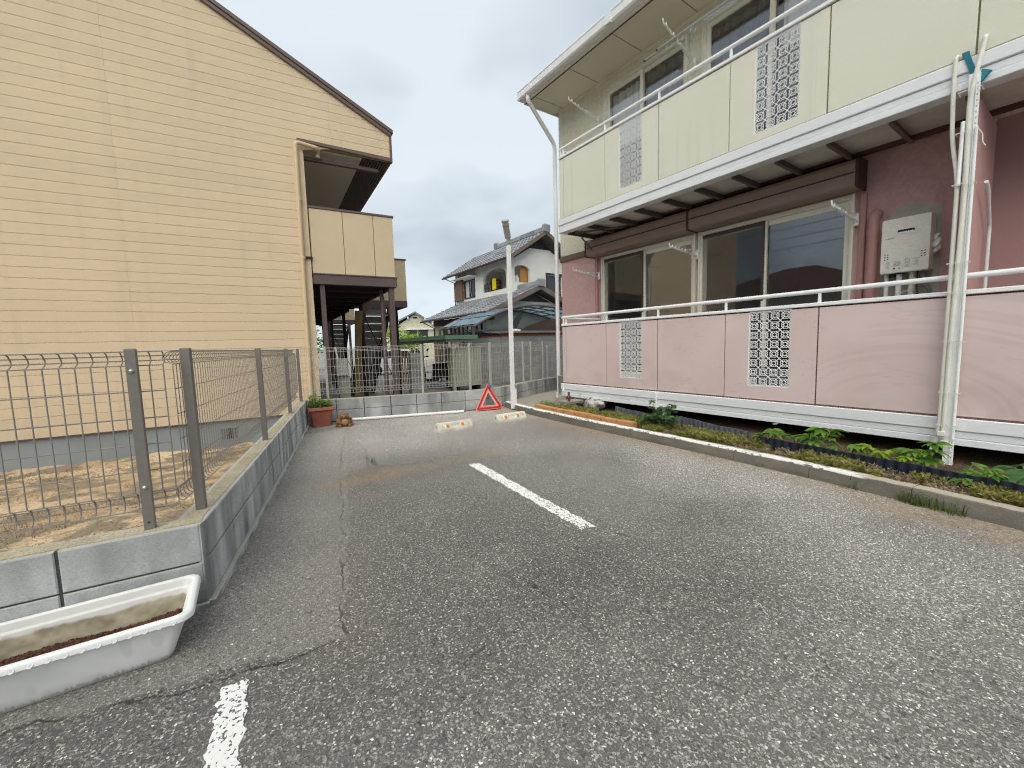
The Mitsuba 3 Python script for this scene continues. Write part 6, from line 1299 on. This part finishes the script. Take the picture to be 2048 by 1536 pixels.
P(t, 'leg_shield', hl_([(-0.42, .32, 0.12), (-0.42, .32, -0.12), (-0.50, .85, .16), (-0.50, .85, -.16)], [.05] * 4), 'm_scooter', 40)
P(t, 'floor_board', hl_([(-0.42, .28, 0.13), (-0.42, .28, -0.13), (0.05, .28, .14), (0.05, .28, -.14)], [.05] * 4), 'm_scooter', 40)
P(t, 'body', hl_([(0.0, .34, 0.12), (0.0, .34, -0.12), (0.05, .68, .12), (0.05, .68, -.12), (0.8, .68, .07), (0.8, .68, -.07), (0.62, .45, .12), (.62, .45, -.12)], [.06] * 8), 'm_scooter', 40)
P(t, 'seat', hl_([(0.0, .76, 0.08), (0.0, .76, -0.08), (0.72, .80, .08), (0.72, .80, -.08)], [.05] * 4), 'm_black', 40)
P(t, 'front_fender', hl_([(-0.78, .46, 0), (-0.62, .52, 0.04), (-0.62, .52, -0.04), (-0.45, .46, 0)], [.03, .06, .06, .03]), 'm_chrome', 40)
P(t, 'headlight', hl_([(-0.56, .95, 0.07), (-0.56, .95, -0.07), (-0.60, .86, 0)], [.06, .06, .05]), 'm_chrome', 40)
P(t, 'handlebar', tube([FS(V(-0.36, 1.04, .34)), FS(V(-0.46, 1.02, .1)), FS(V(-0.46, 1.02, -.1)), FS(V(-0.36, 1.04, -.34))], 0.022, 8), 'm_black', 50)
P(t, 'fork', cat([tube([FS(V(-0.62, .25, s_)), FS(V(-0.48, .85, s_ * .8))], 0.02, 6) for s_ in (-.08, .08)]), 'm_chrome')
for s_ in (-1, 1): k = P(t, 'mirror', hl_([(-0.40, 1.24, s_ * .30), (-0.40, 1.28, s_ * .38)], [.035, .04]), 'm_black', 40); P(k, 'stalk', tube([FS(V(-.4, 1.04, s_ * .26)), FS(V(-.4, 1.22, s_ * .32))], .008, 5), 'm_black')
P(t, 'exhaust', tube([FS(V(0.15, .22, .13)), FS(V(0.45, .22, .15)), FS(V(0.85, .33, .15))], [.03, .055, .05], 8), 'm_chrome', 50); P(t, 'tail_light', hl_([(.86, .62, .05), (.86, .62, -.05)], [.03, .03]), 'm_red', 40)
# plain block pillar between walkway and shelter
solo('gate_pillar', cat([box(4.22, 4.50, 10.95, 11.2, GZ + 0.2 * i + .004, GZ + 0.2 * (i + 1) - .004, W, 0.006) for i in range(7)] + [box(4.23, 4.49, 10.96, 11.19, GZ, GZ + 1.39)]), 'm_far_concrete', 'grey concrete block pillar right of the brown stair posts', 'pillar')
# pale house farther back
t = thing('house', 'pale beige gabled house far back between the tan building and the tiled house', 'house')
def far_at(xr, yr, zr, k): return V(xr * k, yr * k, EYE + zr * k)
HB = Fr((19.4, 48.0, 0), (0.93, -0.36, 0), (0, 0, 1), (-0.36, -0.93, 0))
P(t, 'wall', extr(sg.Polygon([(-3.4, GZ), (2.4, GZ), (2.4, 3.55), (-0.0, 5.15), (-2.1, 3.75), (-3.4, 3.6)]), -7, 0, HB), 'm_beige_house')
P(t, 'roof', cat([plate([(-0.05, 5.2), (2.9, 3.35), (2.9, 3.5), (-0.05, 5.4)], -7.3, 0.35, 0, HB), plate([(-3.6, 3.45), (0.0, 5.2), (0.0, 5.4), (-3.6, 3.62)], -7.3, 0.35, 0, HB)]), 'm_tile')
P(t, 'roof_bracket', cat([box(a, a + .18, z_, z_ + 0.2, 0.0, 0.38, HB) for a, z_ in ((-2.15, 3.98), (-1.0, 4.55), (1.0, 4.42), (1.9, 3.8))]), 'm_pvc')
P(t, 'gable_vent', box(-0.28, 0.18, 4.55, 4.75, 0.003, 0.03, HB), 'm_black')
w = num(t + '__window'); P(w, 'pane', box(-1.05, 1.35, 1.95, 3.2, 0.003, 0.06, HB), 'm_win_dark'); P(w, 'frame', cat([box(0.12, 0.2, 1.95, 3.2, 0.061, 0.08, HB), box(-1.35, 2.35, 3.21, 3.36, 0.003, 0.4, HB), box(-1.12, 1.42, 1.86, 1.94, 0.003, 0.1, HB)]), 'm_pvc'); P(w, 'shutter_case', box(1.4, 2.35, 1.9, 3.2, 0.003, 0.12, HB), 'm_beige_house')
P(t, 'downpipe', tube([HB(V(-2.9, 3.5, .08)), HB(V(-2.75, 3.2, .08)), HB(V(-2.75, GZ, .08))], 0.05, 6), 'm_shutter_dark')
def tree_at(c, rx, rz, n, lab, seed, m):
    g = np.random.default_rng(seed); t = thing('tree', lab, 'tree'); c = V(*c)
    P(t, 'trunk', tube([V(c[0], c[1], GZ), c - V(0, 0, rz * .6), c], [.14, .1, .05], 7), 'm_wood_stem', 60)
    lm = leaf_mesh(0.26, 0.09, .3, .2, 2); ms = []
    cl = [c + V(*g.normal(0, 1, 3)) * V(rx, rx, rz) * .5 for _ in range(14)]
    for i in range(n):
        q = cl[g.integers(14)] + V(*g.normal(0, 1, 3)) * V(rx, rx, rz) * .22; ms.append(orient(lm, q, g.uniform(0, 6.28), g.uniform(-.6, .8), g.uniform(-1, 1), g.uniform(.6, 1.2)))
    P(t, 'crown', cat(ms), m, True, stuff=True)
tree_at((4.1, 34.0, 1.6), 1.6, 1.7, 1500, 'small green tree glimpsed past the tan building corner under the corridor', 1, 'm_leaf')
tree_at((11.2, 30.0, 1.2), 1.8, 1.0, 1400, 'green shrubby tree seen under the bicycle shelter roof', 2, 'm_leaf_bright')
t = thing('parked_car', 'white car roof showing behind the fence under the shelter', 'car')
FCc = Fr((8.2, 23.5, GZ), (0.95, -0.3, 0), (0, 0, 1), (-0.3, -0.95, 0))
P(t, 'body', plate([(-1.7, .25), (1.7, .25), (1.75, .8), (1.2, .9), (-1.6, .92), (-1.75, .7)], -1.6, 0, 0.05, FCc), 'm_pvc'); P(t, 'cabin', plate([(-1.55, .925), (1.15, .905), (.75, 1.45), (-1.2, 1.48)], -1.5, -0.1, 0.06, FCc), 'm_pvc'); P(t, 'side_window', plate([(-1.35, .98), (.95, .96), (.66, 1.36), (-1.12, 1.38)], -0.1, -0.094, 0, FCc), 'm_win_dark')
for a in (-1.1, 1.1): P(t, 'wheel', (lambda m: (FCc(m[0]), FCc.fix(m[1])))(torus(V(a, .3, 0.0), .2, .1, V(1, 0, 0), V(0, 1, 0), 16, 6)), 'm_black', True)
# the house across the street, seen mirrored in the lower windows
t = thing('house', 'house with a brown hipped roof across the street, mirrored in the lower windows', 'house')
P(t, 'wall', box(-29, -20.6, 7.8, 19.8, -0.4, 4.2), 'm_house_low')
hr = np.array([(-30, 6.8, 4.0), (-19.8, 6.8, 4.0), (-19.8, 20.8, 4.0), (-30, 20.8, 4.0), (-24.5, 12.6, 6.25), (-24.5, 14.6, 6.25)], float)
P(t, 'roof', (hr, np.array([(0, 1, 4), (1, 2, 5), (1, 5, 4), (2, 3, 5), (3, 0, 4), (3, 4, 5), (0, 2, 1), (0, 3, 2)])), 'm_brown_roof')
for y in (9.6, 12.6, 15.6): w = num(t + '__window'); P(w, 'pane', box(-20.62, -20.57, y, y + 1.5, 1.6, 3.1), 'm_win_dark')
t = thing('power_line', 'thin black power lines crossing the sky mirrored in the right lower window', 'wires')
P(t, 'wire', cat([tube([V(-16 + .3 * i, -12 + u * 50, 6.2 + .5 * i + 0.6 * (2 * u - 1) ** 2) for u in np.linspace(0, 1, 14)], 0.014, 5) for i in range(4)]), 'm_black')
